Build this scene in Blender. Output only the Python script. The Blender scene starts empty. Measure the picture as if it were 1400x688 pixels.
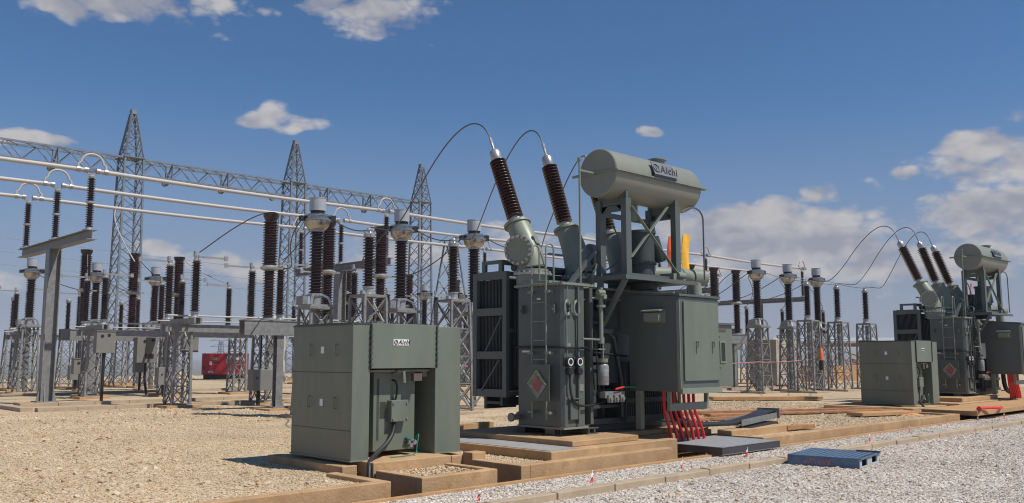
import bpy, math, random
import numpy as np
from mathutils import Vector, Matrix
random.seed(7)
R = math.radians
scene = bpy.context.scene
COL = scene.collection
YZ = 0.15                      # level of the equipment yard above the white gravel

# ------------------------------------------------------------------ materials
def newmat(name):
    m = bpy.data.materials.new(name); m.use_nodes = True
    nt = m.node_tree
    return m, nt, nt.nodes['Principled BSDF']
def mat(name, col, rough=0.5, metal=0.0, var=0.12, scale=3.0, bump=0.0, bscale=60.0, dirt=None, dirt_amt=0.3, spec=0.5, streak=False):
    m, nt, b = newmat(name)
    N, L = nt.nodes, nt.links
    tc = N.new('ShaderNodeTexCoord')
    mp = N.new('ShaderNodeMapping'); L.new(tc.outputs['Object'], mp.inputs[0])
    if streak: mp.inputs['Scale'].default_value = (1, 1, 0.12)
    n1 = N.new('ShaderNodeTexNoise'); n1.inputs['Scale'].default_value = scale; n1.inputs['Detail'].default_value = 7; n1.inputs['Roughness'].default_value = 0.65
    L.new(mp.outputs[0], n1.inputs['Vector'])
    r = N.new('ShaderNodeMapRange'); r.inputs[1].default_value = 0.3; r.inputs[2].default_value = 0.7
    r.inputs[3].default_value = 1 - var; r.inputs[4].default_value = 1 + var
    L.new(n1.outputs[0], r.inputs[0])
    mx = N.new('ShaderNodeMix'); mx.data_type = 'RGBA'; mx.blend_type = 'MULTIPLY'; mx.inputs[0].default_value = 1
    mx.inputs[6].default_value = (*col, 1); L.new(r.outputs[0], mx.inputs[7])
    out = mx.outputs[2]
    if dirt:
        n2 = N.new('ShaderNodeTexNoise'); n2.inputs['Scale'].default_value = scale * 2.3; n2.inputs['Detail'].default_value = 9; n2.inputs['Roughness'].default_value = 0.75
        L.new(mp.outputs[0], n2.inputs['Vector'])
        r2 = N.new('ShaderNodeMapRange'); r2.inputs[1].default_value = 0.5; r2.inputs[2].default_value = 0.75; r2.inputs[3].default_value = 0; r2.inputs[4].default_value = dirt_amt
        L.new(n2.outputs[0], r2.inputs[0])
        m2 = N.new('ShaderNodeMix'); m2.data_type = 'RGBA'; L.new(r2.outputs[0], m2.inputs[0]); L.new(out, m2.inputs[6]); m2.inputs[7].default_value = (*dirt, 1)
        out = m2.outputs[2]
    L.new(out, b.inputs['Base Color'])
    rr = N.new('ShaderNodeMapRange'); rr.inputs[3].default_value = max(0, rough - 0.1); rr.inputs[4].default_value = min(1, rough + 0.12)
    L.new(n1.outputs[0], rr.inputs[0]); L.new(rr.outputs[0], b.inputs['Roughness'])
    b.inputs['Metallic'].default_value = metal
    b.inputs['Specular IOR Level'].default_value = spec
    if bump:
        n3 = N.new('ShaderNodeTexNoise'); n3.inputs['Scale'].default_value = bscale; n3.inputs['Detail'].default_value = 5
        L.new(tc.outputs['Object'], n3.inputs['Vector'])
        bp = N.new('ShaderNodeBump'); bp.inputs['Strength'].default_value = 1; bp.inputs['Distance'].default_value = bump
        L.new(n3.outputs[0], bp.inputs['Height']); L.new(bp.outputs[0], b.inputs['Normal'])
    return m
M = {}
M['green'] = mat('grey green paint', (0.148, 0.170, 0.132), 0.40, var=0.12, scale=2.2, bump=0.006, bscale=1.8, dirt=(0.27, 0.23, 0.17), dirt_amt=0.34, streak=True)
M['tankpaint_shade'] = mat('shade darkened grey green paint', (0.098, 0.113, 0.103), 0.38, var=0.10, scale=1.6, bump=0.0015, bscale=7, dirt=(0.22, 0.19, 0.14), dirt_amt=0.2, streak=True)  # same paint as the housing, darkened to imitate shade on the transformer
M['grating'] = mat('zinc grating', (0.36, 0.36, 0.36), 0.5, var=.15, scale=8)
M['steel_dark'] = mat('dark steel', (0.075, 0.07, 0.075), 0.5, metal=.3)
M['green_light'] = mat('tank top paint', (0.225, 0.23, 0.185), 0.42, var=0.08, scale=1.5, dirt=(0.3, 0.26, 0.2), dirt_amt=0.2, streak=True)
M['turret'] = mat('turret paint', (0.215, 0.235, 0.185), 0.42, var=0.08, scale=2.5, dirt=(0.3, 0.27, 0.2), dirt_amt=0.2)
M['green_dark'] = mat('radiator paint', (0.05, 0.06, 0.058), 0.5, var=0.2, scale=4)
M['galv'] = mat('galvanised steel', (0.24, 0.24, 0.235), 0.5, metal=0.2, var=0.25, scale=7, dirt=(0.17, 0.17, 0.17), dirt_amt=0.6)
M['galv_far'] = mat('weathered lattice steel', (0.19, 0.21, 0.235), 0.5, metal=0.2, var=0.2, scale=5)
M['alu'] = mat('aluminium tube', (0.46, 0.43, 0.40), 0.5, metal=0.0, var=0.08, scale=3)
M['alu_head'] = mat('cast aluminium', (0.42, 0.41, 0.40), 0.34, metal=0.5, var=0.15, scale=5)
M['bowl'] = mat('polished bowl casting', (0.42, 0.40, 0.38), 0.26, metal=0.9, var=0.2, scale=5)
M['cap'] = mat('ribbed expansion cap', (0.42, 0.43, 0.45), 0.35, metal=0.2, var=0.1, scale=6)
M['porcelain'] = mat('brown porcelain', (0.052, 0.027, 0.024), 0.24, var=0.25, scale=2.5, spec=0.6, dirt=(0.12, 0.08, 0.06), dirt_amt=0.35)
M['porcelain_dark'] = mat('dark brown porcelain', (0.040, 0.026, 0.024), 0.27, var=0.25, scale=2.5, spec=0.5, dirt=(0.09, 0.07, 0.06), dirt_amt=0.3)
M['wire'] = mat('stranded aluminium wire', (0.13, 0.13, 0.14), 0.5, metal=0.5)
M['black'] = mat('black rubber', (0.018, 0.018, 0.02), 0.5, var=0.3)
M['red'] = mat('red cable sheath', (0.72, 0.03, 0.04), 0.45, var=0.15)
M['concrete'] = mat('tan concrete', (0.455, 0.295, 0.16), 0.9, var=0.2, scale=1.7, bump=0.006, bscale=30, dirt=(0.30, 0.135, 0.055), dirt_amt=0.65, spec=0.2)
M['kerb'] = mat('precast concrete', (0.43, 0.335, 0.235), 0.9, var=0.15, scale=2.5, bump=0.004, bscale=40, dirt=(0.33, 0.22, 0.13), dirt_amt=0.5, spec=0.2)
M['footing'] = mat('earth stained concrete', (0.46, 0.28, 0.14), 0.92, var=0.2, scale=2.0, bump=0.005, bscale=30, dirt=(0.36, 0.15, 0.06), dirt_amt=0.6, spec=0.2)
M['screed'] = mat('grey screed', (0.30, 0.29, 0.28), 0.9, var=0.15, scale=3, bump=0.003)
M['trench'] = mat('damp earth', (0.10, 0.065, 0.045), 0.95, var=0.3, scale=3, bump=0.01, bscale=20)
M['grey_box'] = mat('grey cabinet paint', (0.20, 0.195, 0.18), 0.5, var=0.08, scale=3, dirt=(0.25, 0.2, 0.15), dirt_amt=0.2)
M['redpaint'] = mat('red generator paint', (0.36, 0.018, 0.028), 0.4, var=0.12, scale=2, dirt=(0.3, 0.15, 0.1), dirt_amt=0.25)
M['white'] = mat('white paint', (0.75, 0.75, 0.74), 0.5, var=0.05)
M['plate'] = mat('name plate metal', (0.17, 0.17, 0.20), 0.5, metal=0.0, var=0.1)
M['ink'] = mat('black lettering', (0.02, 0.02, 0.028), 0.5)
M['orange'] = mat('orange cloth', (0.85, 0.44, 0.03), 0.8, var=0.15, scale=6)
M['orange_red'] = mat('orange red cloth', (0.70, 0.12, 0.03), 0.8, var=0.15, scale=6)
M['blue'] = mat('blue plastic', (0.085, 0.14, 0.22), 0.65, var=0.3, scale=4, dirt=(0.3, 0.28, 0.24), dirt_amt=0.4)
M['blue_white'] = mat('sun bleached plastic', (0.42, 0.44, 0.46), 0.6, var=0.2, scale=5)
M['timber'] = mat('red brown timber', (0.36, 0.17, 0.075), 0.85, var=0.35, scale=4, bump=0.004)
M['tarp'] = mat('beige tarpaulin', (0.40, 0.35, 0.29), 0.6, var=0.18, scale=1.3, bump=0.05, bscale=3.5)
M['earth'] = mat('orange earth bank', (0.50, 0.27, 0.12), 0.95, var=0.2, scale=1.2, bump=0.03, bscale=6)
M['glass'] = mat('dark glass', (0.02, 0.025, 0.025), 0.12)
M['rose'] = mat('faded red plastic wrap', (0.36, 0.09, 0.09), 0.3, var=0.2, scale=8)
M['lime'] = mat('lime tape', (0.35, 0.50, 0.16), 0.45)
M['clear'] = mat('cloudy plastic', (0.24, 0.24, 0.23), 0.25, var=0.4, scale=14)
M['teal'] = mat('green earth wire', (0.02, 0.22, 0.15), 0.45)
M['pinkprint'] = mat('faded red print', (0.50, 0.20, 0.22), 0.6)
M['wrap'] = mat('white plastic wrap', (0.50, 0.48, 0.45), 0.45, var=0.25, scale=2, bump=0.03, bscale=6)
M['roof'] = mat('pale sheet roof', (0.40, 0.41, 0.43), 0.5)
M['safety'] = mat('orange plastic cone', (0.75, 0.19, 0.06), 0.5)
M['brown'] = mat('brown label plate', (0.12, 0.09, 0.08), 0.5)

# ------------------------------------------------------------------ mesh builder
class MB:
    def __init__(s): s.v = []; s.f = []; s.s = []; s.starts = []
    def add(s, vs, fs, smooth=False):
        o = len(s.v); s.starts.append((o, len(s.f))); s.v += [tuple(v) for v in vs]
        for f in fs: s.f.append(tuple(i + o for i in f)); s.s.append(smooth)
        return s
    def box(s, x0, y0, z0, x1, y1, z1):
        vs = [(x0,y0,z0),(x1,y0,z0),(x1,y1,z0),(x0,y1,z0),(x0,y0,z1),(x1,y0,z1),(x1,y1,z1),(x0,y1,z1)]
        return s.add(vs, [(0,3,2,1),(4,5,6,7),(0,1,5,4),(1,2,6,5),(2,3,7,6),(3,0,4,7)])
    def bar(s, p, q, w, h=None, up=(0,0,1)):
        p, q = Vector(p), Vector(q); h = h or w
        d = (q - p).normalized(); u = Vector(up)
        if abs(d.dot(u)) > 0.98: u = Vector((1, 0, 0))
        a = d.cross(u).normalized() * w / 2; b = a.cross(d).normalized() * h / 2
        vs = [p-a-b, p+a-b, p+a+b, p-a+b, q-a-b, q+a-b, q+a+b, q-a+b]
        return s.add(vs, [(0,3,2,1),(4,5,6,7),(0,1,5,4),(1,2,6,5),(2,3,7,6),(3,0,4,7)])
    def tube(s, pts, r, n=8, cap=True):
        pts = [Vector(p) for p in pts]; k = len(pts)
        rs = r if isinstance(r, (list, tuple)) else [r] * k
        vs = []; prev = None
        for i, p in enumerate(pts):
            d = (pts[min(i+1, k-1)] - pts[max(i-1, 0)]).normalized()
            if prev is None:
                u = Vector((0,0,1)) if abs(d.z) < 0.9 else Vector((1,0,0))
                a = d.cross(u).normalized()
            else:
                a = (prev - d * prev.dot(d)).normalized()
            prev = a; b = d.cross(a)
            for j in range(n):
                t = 2*math.pi*j/n
                vs.append(p + (a*math.cos(t) + b*math.sin(t)) * rs[i])
        fs = [(i*n+j, i*n+(j+1)%n, (i+1)*n+(j+1)%n, (i+1)*n+j) for i in range(k-1) for j in range(n)]
        s.add(vs, fs, True)
        if cap:
            s.add(vs[:n], [tuple(range(n))[::-1]]); s.add(vs[-n:], [tuple(range(n))])
        return s
    def lathe(s, base, axis, prof, n=16, smooth=True):
        base = Vector(base); d = Vector(axis).normalized()
        u = Vector((1,0,0)) if abs(d.x) < 0.9 else Vector((0,1,0))
        a = d.cross(u).normalized(); b = d.cross(a)
        vs = []
        for (r, t) in prof:
            for j in range(n):
                th = 2*math.pi*j/n
                vs.append(base + d*t + (a*math.cos(th) + b*math.sin(th)) * max(r, 1e-4))
        k = len(prof)
        fs = [(i*n+j, i*n+(j+1)%n, (i+1)*n+(j+1)%n, (i+1)*n+j) for i in range(k-1) for j in range(n)]
        return s.add(vs, fs, smooth)
    def cyl(s, p, q, r, n=16):
        p, q = Vector(p), Vector(q); L = (q-p).length
        s.lathe(p, q-p, [(r, 0), (r, L)], n, True)
        s.lathe(p, q-p, [(0, 0), (r, 0)], n, False); return s.lathe(p, q-p, [(r, L), (0, L)], n, False)
    def prism(s, poly, vec):
        poly = [Vector(p) for p in poly]; vec = Vector(vec); n = len(poly)
        vs = poly + [p + vec for p in poly]
        fs = [tuple(range(n))[::-1], tuple(range(n, 2*n))] + [(i, (i+1) % n, n+(i+1) % n, n+i) for i in range(n)]
        return s.add(vs, fs)
    def bolts(s, p, q, n, r=0.014, h=0.014, axis=(0,-1,0)):
        p, q = Vector(p), Vector(q)
        for i in range(n):
            c = p.lerp(q, i/max(1, n-1)); a = Vector(axis)
            s.lathe(c, a, [(r, 0), (r, h), (0, h)], 6, False)
        return s
    def pieces(s):
        """far-apart pieces, each as a builder of its own"""
        k = len(s.starts)
        if k < 2 or k > 400: return [s]
        ve = [a for a, _ in s.starts[1:]] + [len(s.v)]; fe = [b for _, b in s.starts[1:]] + [len(s.f)]
        V = np.array(s.v, dtype=float)
        lo = np.array([V[a:e].min(0) for (a, _), e in zip(s.starts, ve)]); hi = np.array([V[a:e].max(0) for (a, _), e in zip(s.starts, ve)])
        size = (hi-lo).max(1); gap = np.maximum(0, np.maximum(lo[:, None]-hi[None], lo[None]-hi[:, None]))
        near = np.sqrt((gap**2).sum(2)) <= np.maximum(.02, .5*np.maximum(size[:, None], size[None]))*.98
        lab = list(range(k))
        def fd(i):
            while lab[i] != i: i = lab[i]
            return i
        for i in range(k):
            for j in range(i+1, k):
                if near[i, j]: lab[fd(j)] = fd(i)
        gs = {}
        for i in range(k): gs.setdefault(fd(i), []).append(i)
        if len(gs) < 2 or len(gs) > 24: return [s]
        out = []
        for g in gs.values():
            m = MB()
            for i in g:
                a, b = s.starts[i]; o = len(m.v)
                m.starts.append((o, len(m.f))); m.v += s.v[a:ve[i]]
                m.f += [tuple(q-a+o for q in f) for f in s.f[b:fe[i]]]; m.s += s.s[b:fe[i]]
            out.append(m)
        return out
    def build(s, name, m, parent=None, root=None, bevel=0, label=None, split=True):
        if parent is not None and split:
            ps = s.pieces()
            if len(ps) > 1: return [p.build(name, m, parent, root, bevel, label, False) for p in ps][0]
        me = bpy.data.meshes.new(name)
        o = bpy.data.objects.new(name, me); COL.objects.link(o)
        off = Vector((0,0,0))
        rt = root
        if parent is not None:
            rt = parent
            while rt.parent: rt = rt.parent
            off = rt.location; o.parent = parent
        me.from_pydata([(v[0]-off[0], v[1]-off[1], v[2]-off[2]) for v in s.v], [], s.f)
        me.polygons.foreach_set('use_smooth', s.s)
        me.materials.append(M[m] if isinstance(m, str) else m)
        me.update()
        if any(s.s): me.set_sharp_from_angle(angle=R(38))
        if bevel:
            bv = o.modifiers.new('bevel', 'BEVEL'); bv.width = bevel; bv.segments = 2; bv.limit_method = 'ANGLE'; bv.angle_limit = R(40)
        if label: o['label'] = label
        return o
def thing(name, loc, label, cat, group=None):
    o = bpy.data.objects.new(name, None); o.empty_display_size = 0.2
    COL.objects.link(o); o.location = loc; o['label'] = label; o['category'] = cat
    if group: o['group'] = group
    return o
def tag(o, label, cat, group=None):
    o['label'] = label; o['category'] = cat
    if group: o['group'] = group
    return o
def solo(mb, name, m, loc, label, cat, group=None, bevel=0):
    """a thing that is one mesh, origin at loc"""
    mb.v = [(v[0]-loc[0], v[1]-loc[1], v[2]-loc[2]) for v in mb.v]
    o = mb.build(name, m, bevel=bevel); o.location = loc
    return tag(o, label, cat, group)
def struct(mb, name, m):
    o = mb.build(name, m); o['kind'] = 'structure'; return o
def kids(o): return [c for c in list(COL.objects) if c.parent is o]
def copy_tree(o, parent=None, loc=None, label=None):
    c = o.copy(); COL.objects.link(c); c.parent = parent
    if loc is not None: c.location = loc
    if label: c['label'] = label
    for ch in kids(o): copy_tree(ch, c)
    return c
def text_on(name, body, size, origin, ux, uy, m, parent, shear=0.0, offset=0.0, depth=0.003, align='LEFT'):
    slant = shear; shear = 0.0
    """lettering as a mesh lying in the plane spanned by ux, uy"""
    cu = bpy.data.curves.new(name, 'FONT'); cu.body = body; cu.size = size; cu.shear = shear; cu.offset = offset
    cu.extrude = depth; cu.space_character = 1.12; cu.align_x = align; cu.resolution_u = 3
    t = bpy.data.objects.new(name, cu)
    me = bpy.data.meshes.new_from_object(t); bpy.data.objects.remove(t)
    ux, uy = Vector(ux).normalized(), Vector(uy).normalized(); uz = ux.cross(uy)
    rt = parent
    while rt.parent: rt = rt.parent
    og = Vector(origin) - rt.location
    for v in me.vertices:
        c = v.co.copy(); c.x += slant*c.y; v.co = og + ux*c.x + uy*c.y + uz*c.z
    o = bpy.data.objects.new(name, me); COL.objects.link(o); o.parent = parent
    me.materials.clear(); me.materials.append(M[m]); return o
def bez(p0, p1, p2, p3, n=24):
    p0, p1, p2, p3 = map(Vector, (p0, p1, p2, p3)); out = []
    for i in range(n+1):
        t = i/n; u = 1-t
        out.append(p0*u**3 + p1*3*u*u*t + p2*3*u*t*t + p3*t**3)
    return out
def sheds(L, rc, rs, pitch):
    """lathe profile of a shedded insulator"""
    n = max(3, int(L/pitch)); p = L/n; pr = [(rc, 0)]
    for i in range(n):
        z = i*p
        pr += [(rc, z+p*0.18), (rs, z+p*0.30), (rs, z+p*0.42), (rc*1.03, z+p*0.82)]
    pr.append((rc, L)); return pr

# ------------------------------------------------------------------ ground
def gravel_mat(name, c1, c2, c3, dist, spots, tint=None):
    m, nt, b = newmat(name); N, L = nt.nodes, nt.links
    tc = N.new('ShaderNodeTexCoord')
    v = N.new('ShaderNodeTexVoronoi'); v.inputs['Scale'].default_value = spots; L.new(tc.outputs['Object'], v.inputs['Vector'])
    v2 = N.new('ShaderNodeTexVoronoi'); v2.inputs['Scale'].default_value = spots*0.33; L.new(tc.outputs['Object'], v2.inputs['Vector'])
    sep = N.new('ShaderNodeSeparateColor'); L.new(v.outputs['Color'], sep.inputs[0])
    cr = N.new('ShaderNodeValToRGB'); L.new(sep.outputs[0], cr.inputs[0])
    e = cr.color_ramp.elements; e[0].position = 0.0; e[0].color = (*c3, 1); e[1].position = 1; e[1].color = (*c2, 1)
    k = e.new(0.3); k.color = (*c1, 1)
    n = N.new('ShaderNodeTexNoise'); n.inputs['Scale'].default_value = 0.35; n.inputs['Detail'].default_value = 6; L.new(tc.outputs['Object'], n.inputs['Vector'])
    r = N.new('ShaderNodeMapRange'); r.inputs[1].default_value = 0.3; r.inputs[2].default_value = 0.7; r.inputs[3].default_value = 0.86; r.inputs[4].default_value = 1.1; L.new(n.outputs[0], r.inputs[0])
    mx = N.new('ShaderNodeMix'); mx.data_type = 'RGBA'; mx.blend_type = 'MULTIPLY'; mx.inputs[0].default_value = 1
    L.new(cr.outputs[0], mx.inputs[6]); L.new(r.outputs[0], mx.inputs[7])
    L.new(mx.outputs[2], b.inputs['Base Color']); b.inputs['Roughness'].default_value = 0.9; b.inputs['Specular IOR Level'].default_value = 0.2
    mul = N.new('ShaderNodeMath'); mul.operation = 'MULTIPLY_ADD'; mul.inputs[1].default_value = 2.5
    L.new(v2.outputs['Distance'], mul.inputs[0]); L.new(v.outputs['Distance'], mul.inputs[2])
    bp = N.new('ShaderNodeBump'); bp.invert = True; bp.inputs['Strength'].default_value = 1; bp.inputs['Distance'].default_value = dist
    L.new(mul.outputs[0], bp.inputs['Height']); L.new(bp.outputs[0], b.inputs['Normal'])
    return m
TAN = ((0.515, 0.395, 0.25), (0.60, 0.485, 0.34), (0.32, 0.18, 0.09))
WHT = ((0.525, 0.455, 0.385), (0.70, 0.64, 0.565), (0.25, 0.175, 0.125))
M['g_tan'] = gravel_mat('tan gravel bed', *TAN, 0.012, 30)
M['g_white'] = gravel_mat('pale gravel bed', *WHT, 0.012, 34)
def stone_mat(name, c1, c2, c3):
    m, nt, b = newmat(name); N, L = nt.nodes, nt.links
    oi = N.new('ShaderNodeObjectInfo'); cr = N.new('ShaderNodeValToRGB'); L.new(oi.outputs['Random'], cr.inputs[0])
    e = cr.color_ramp.elements; e[0].color = (*c3, 1); e[1].color = (*c2, 1); k = e.new(0.10); k.color = tuple(0.5*(a+b_) for a, b_ in zip(c1, c3))+(1,); k = e.new(0.35); k.color = (*c1, 1)
    ge_ = N.new('ShaderNodeNewGeometry'); nn = N.new('ShaderNodeTexNoise'); nn.inputs['Scale'].default_value = .55; nn.inputs['Detail'].default_value = 5; nn.inputs['Roughness'].default_value = .65; L.new(ge_.outputs['Position'], nn.inputs['Vector'])
    mr = N.new('ShaderNodeMapRange'); mr.inputs[1].default_value = .32; mr.inputs[2].default_value = .68; mr.inputs[3].default_value = .86; mr.inputs[4].default_value = 1.12; L.new(nn.outputs[0], mr.inputs[0])
    mm = N.new('ShaderNodeMix'); mm.data_type = 'RGBA'; mm.blend_type = 'MULTIPLY'; mm.inputs[0].default_value = 1; L.new(cr.outputs[0], mm.inputs[6]); L.new(mr.outputs[0], mm.inputs[7])
    L.new(mm.outputs[2], b.inputs['Base Color']); b.inputs['Roughness'].default_value = 0.85; b.inputs['Specular IOR Level'].default_value = 0.25
    return m
M['s_tan'] = stone_mat('tan stones', *TAN); M['s_white'] = stone_mat('pale stones', *WHT)

WEST, EAST = -60.0, 95.0
g = MB()
for (x0, y0, x1, y1) in [(WEST, -40, EAST, 8.06)]: g.add([(x0,y0,0),(x1,y0,0),(x1,y1,0),(x0,y1,0)], [(0,1,2,3)])
struct(g, 'forecourt_gravel', 'g_white')
g = MB()
def flat(mb, x0, y0, x1, y1, z): mb.add([(x0,y0,z),(x1,y0,z),(x1,y1,z),(x0,y1,z)], [(0,1,2,3)])
for q in [(WEST, 8.4, 6.1, 9.5), (8.2, 8.4, 11.42, 9.5), (14.0, 8.4, 22.9, 9.5), (11.42, 9.4, 14.0, 9.5), (25.5, 8.9, EAST, 9.5), (WEST, 9.5, EAST, 62)]: flat(g, *q, YZ)
# far edge of the made-up ground, ragged
far = [(WEST, 62), (-20, 63), (0, 66), (15, 62), (24, 66), (32, 64), (45, 70), (60, 66), (80, 70), (EAST, 62)]
g.add([(x, y, YZ) for x, y in far], [tuple(range(len(far)))[::-1]])
struct(g, 'yard_gravel', 'g_tan')
g = MB(); flat(g, WEST, 7.9, EAST, 9.6, -0.55); struct(g, 'trench_floor', 'trench')
# lower land and hills out to the horizon: one sheet
def land():
    me = MB(); n = 120; rings = [40, 62, 80, 110, 160, 250, 400, 650, 1000, 1600, 2400, 3200, 4000, 4800, 5600, 6500, 8000, 10500]
    rnd = random.Random(3); ph = [rnd.uniform(0, 6.28) for _ in range(12)]
    vs = []
    for i, rad in enumerate(rings):
        for j in range(n):
            a = 2*math.pi*j/n
            z = -0.75 if rad < 100 else -0.75 - min(24, (rad-95)*0.05)
            if rad > 3000:
                h = 0.5 + 0.22*math.sin(3*a+ph[0]) + 0.18*math.sin(7*a+ph[1]) + 0.12*math.sin(13*a+ph[2]) + 0.10*math.sin(23*a+ph[3]+rad*0.001) + 0.07*math.sin(41*a+ph[4]) + 0.05*math.sin(67*a)
                z = -24 + max(0, h) * 95 * min(1, (rad-2600)/2200)
            vs.append((20+rad*math.cos(a), 25+rad*math.sin(a), z))
    fs = [(i*n+j, i*n+(j+1) % n, (i+1)*n+(j+1) % n, (i+1)*n+j) for i in range(len(rings)-1) for j in range(n)]
    me.add([(20, 25, -0.75)], []); me.add(vs, fs, True)
    me.add([(20, 25, -0.75)]+vs[:n], [(0, 1+j, 1+(j+1) % n) for j in range(n)])
    return me
M['land'] = mat('dry scrub land', (0.11, 0.115, 0.06), 0.95, var=0.35, scale=0.004)
struct(land(), 'hills', 'land')

# ---- kerbs and the long trench lip
k = MB()
x = 4.4
while x < 60:
    k.box(x, 6.95+random.uniform(-.008, .008), -0.1, x+0.985, 7.09, 0.085+random.uniform(-.008, .008)); x += 1.0
ko = struct(k, 'kerb', 'kerb'); bv = ko.modifiers.new('b', 'BEVEL'); bv.width = 0.012; bv.segments = 2
k = MB(); k.box(-20, 8.02, -0.5, EAST, 8.10, 0.062); struct(k, 'trench_lip', 'footing')
g = MB(); flat(g, -20, 7.12, EAST, 8.02, 0.035); struct(g, 'gravel_strip', 'g_white')
# ---- paver kerb through the yard
k = MB()
def kerb_run(p, q, w=0.3, h=0.13):
    p, q = Vector(p), Vector(q); L = (q-p).length; n = max(1, round(L/1.0)); d = (q-p)/n
    for i in range(n):
        a = p + d*i; b = a + d*0.985
        k.bar((a.x, a.y, YZ+h/2-0.03), (b.x, b.y, YZ+h/2-0.03+random.uniform(-.006, .006)), w, h)
kerb_run((7.3, 25.5, 0), (30, 25.5, 0)); kerb_run((7.15, 25.8, 0), (7.15, 36, 0)); kerb_run((-10, 29.6, 0), (7.0, 29.6, 0)); kerb_run((7.6, 28.2, 0), (26, 28.2, 0)); kerb_run((8, 36, 0), (40, 36, 0))
kerb_run((30, 21.2, 0), (60, 21.2, 0))
struct(k, 'yard_kerb', 'kerb')

# ------------------------------------------------------------------ scattered stones
def stones(name, m, rects, z, dens, smin, smax, seed, thick=None):
    me = bpy.data.meshes.new(name); vs = []; fs = []
    for (x0, y0, x1, y1) in rects:
        o = len(vs); vs += [(x0,y0,z),(x1,y0,z),(x1,y1,z),(x0,y1,z)]; fs.append((o, o+1, o+2, o+3))
    me.from_pydata(vs, [], fs); o = bpy.data.objects.new(name, me); COL.objects.link(o); o['kind'] = 'stuff'
    ng = bpy.data.node_groups.new(name, 'GeometryNodeTree')
    ng.interface.new_socket('Geometry', in_out='INPUT', socket_type='NodeSocketGeometry'); ng.interface.new_socket('Geometry', in_out='OUTPUT', socket_type='NodeSocketGeometry')
    N, L = ng.nodes, ng.links
    gi = N.new('NodeGroupInput'); go = N.new('NodeGroupOutput')
    dp = N.new('GeometryNodeDistributePointsOnFaces'); dp.inputs['Density'].default_value = dens; dp.inputs['Seed'].default_value = seed
    L.new(gi.outputs[0], dp.inputs[0])
    ico = N.new('GeometryNodeMeshIcoSphere'); ico.inputs['Radius'].default_value = 1; ico.inputs['Subdivisions'].default_value = 2
    # rough up the pebble
    sp = N.new('GeometryNodeSetPosition'); ns = N.new('ShaderNodeTexNoise'); ns.inputs['Scale'].default_value = 1.3
    vm = N.new('ShaderNodeVectorMath'); vm.operation = 'SUBTRACT'; vm.inputs[1].default_value = (.5, .5, .5)
    vs2 = N.new('ShaderNodeVectorMath'); vs2.operation = 'SCALE'; vs2.inputs['Scale'].default_value = 1.5
    L.new(ns.outputs['Color'], vm.inputs[0]); L.new(vm.outputs[0], vs2.inputs[0]); L.new(ico.outputs[0], sp.inputs['Geometry']); L.new(vs2.outputs[0], sp.inputs['Offset'])
    sm = N.new('GeometryNodeSetMaterial'); sm.inputs['Material'].default_value = M[m]; L.new(sp.outputs[0], sm.inputs[0])
    sh = N.new('GeometryNodeSetShadeSmooth'); sh.inputs['Shade Smooth'].default_value = False; L.new(sm.outputs[0], sh.inputs[0])
    ip = N.new('GeometryNodeInstanceOnPoints'); L.new(dp.outputs['Points'], ip.inputs['Points']); L.new(sh.outputs[0], ip.inputs['Instance'])
    rv = N.new('FunctionNodeRandomValue'); rv.data_type = 'FLOAT_VECTOR'; rv.inputs[0].default_value = (-0.5, -0.5, 0); rv.inputs[1].default_value = (0.5, 0.5, 6.28); L.new(rv.outputs[0], ip.inputs['Rotation'])
    rs = N.new('FunctionNodeRandomValue'); rs.data_type = 'FLOAT_VECTOR'; rs.inputs[0].default_value = (smin, smin, smin*0.5); rs.inputs[1].default_value = (smax, smax*0.75, smax*0.5); rs.inputs['Seed'].default_value = 5
    L.new(rs.outputs[0], ip.inputs['Scale']); L.new(ip.outputs[0], go.inputs[0])
    md = o.modifiers.new('scatter', 'NODES'); md.node_group = ng
    return o
stones('pale_gravel_stones', 's_white', [(5, 4, 9, 6.93), (9, 1, 17, 6.93), (12, -2, 17, 1), (17, 2, 27, 6.93)], 0.0, 820, 0.008, 0.024, 1)
stones('pale_gravel_stones', 's_white', [(4, 7.14, 27, 8.0)], 0.035, 850, 0.009, 0.026, 2)
stones('tan_gravel_stones', 's_tan', [(1.5, 8.5, 5.98, 9.5), (0.5, 9.5, 6.15, 12.5), (1, 12.5, 9.5, 18), (2.5, 18, 12.5, 25.2)], YZ, 700, 0.008, 0.021, 3)
stones('tan_gravel_stones', 's_tan', [(6.62, 8.42, 7.62, 9.2)], 0.165, 850, 0.009, 0.024, 4)
stones('tan_gravel_stones', 's_tan', [(8.3, 8.5, 9.02, 12.5), (16.2, 8.5, 23, 12.5), (8.3, 12.5, 13, 17), (14, 12.5, 26, 16)], YZ, 520, 0.009, 0.026, 5)

stones('loose_stones', 's_tan', [(1, 9, 6, 18), (3, 18, 12, 25), (16.5, 9, 26, 16)], YZ+.004, 9, 0.025, 0.055, 6)
stones('loose_stones', 's_white', [(5, 4, 27, 6.9)], .004, 7, 0.025, 0.05, 7)
stones('loose_stones', 's_tan', [(5, 4.5, 27, 6.9), (5, 7.14, 27, 8.0)], .003, 5, 0.018, 0.035, 8)

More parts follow.
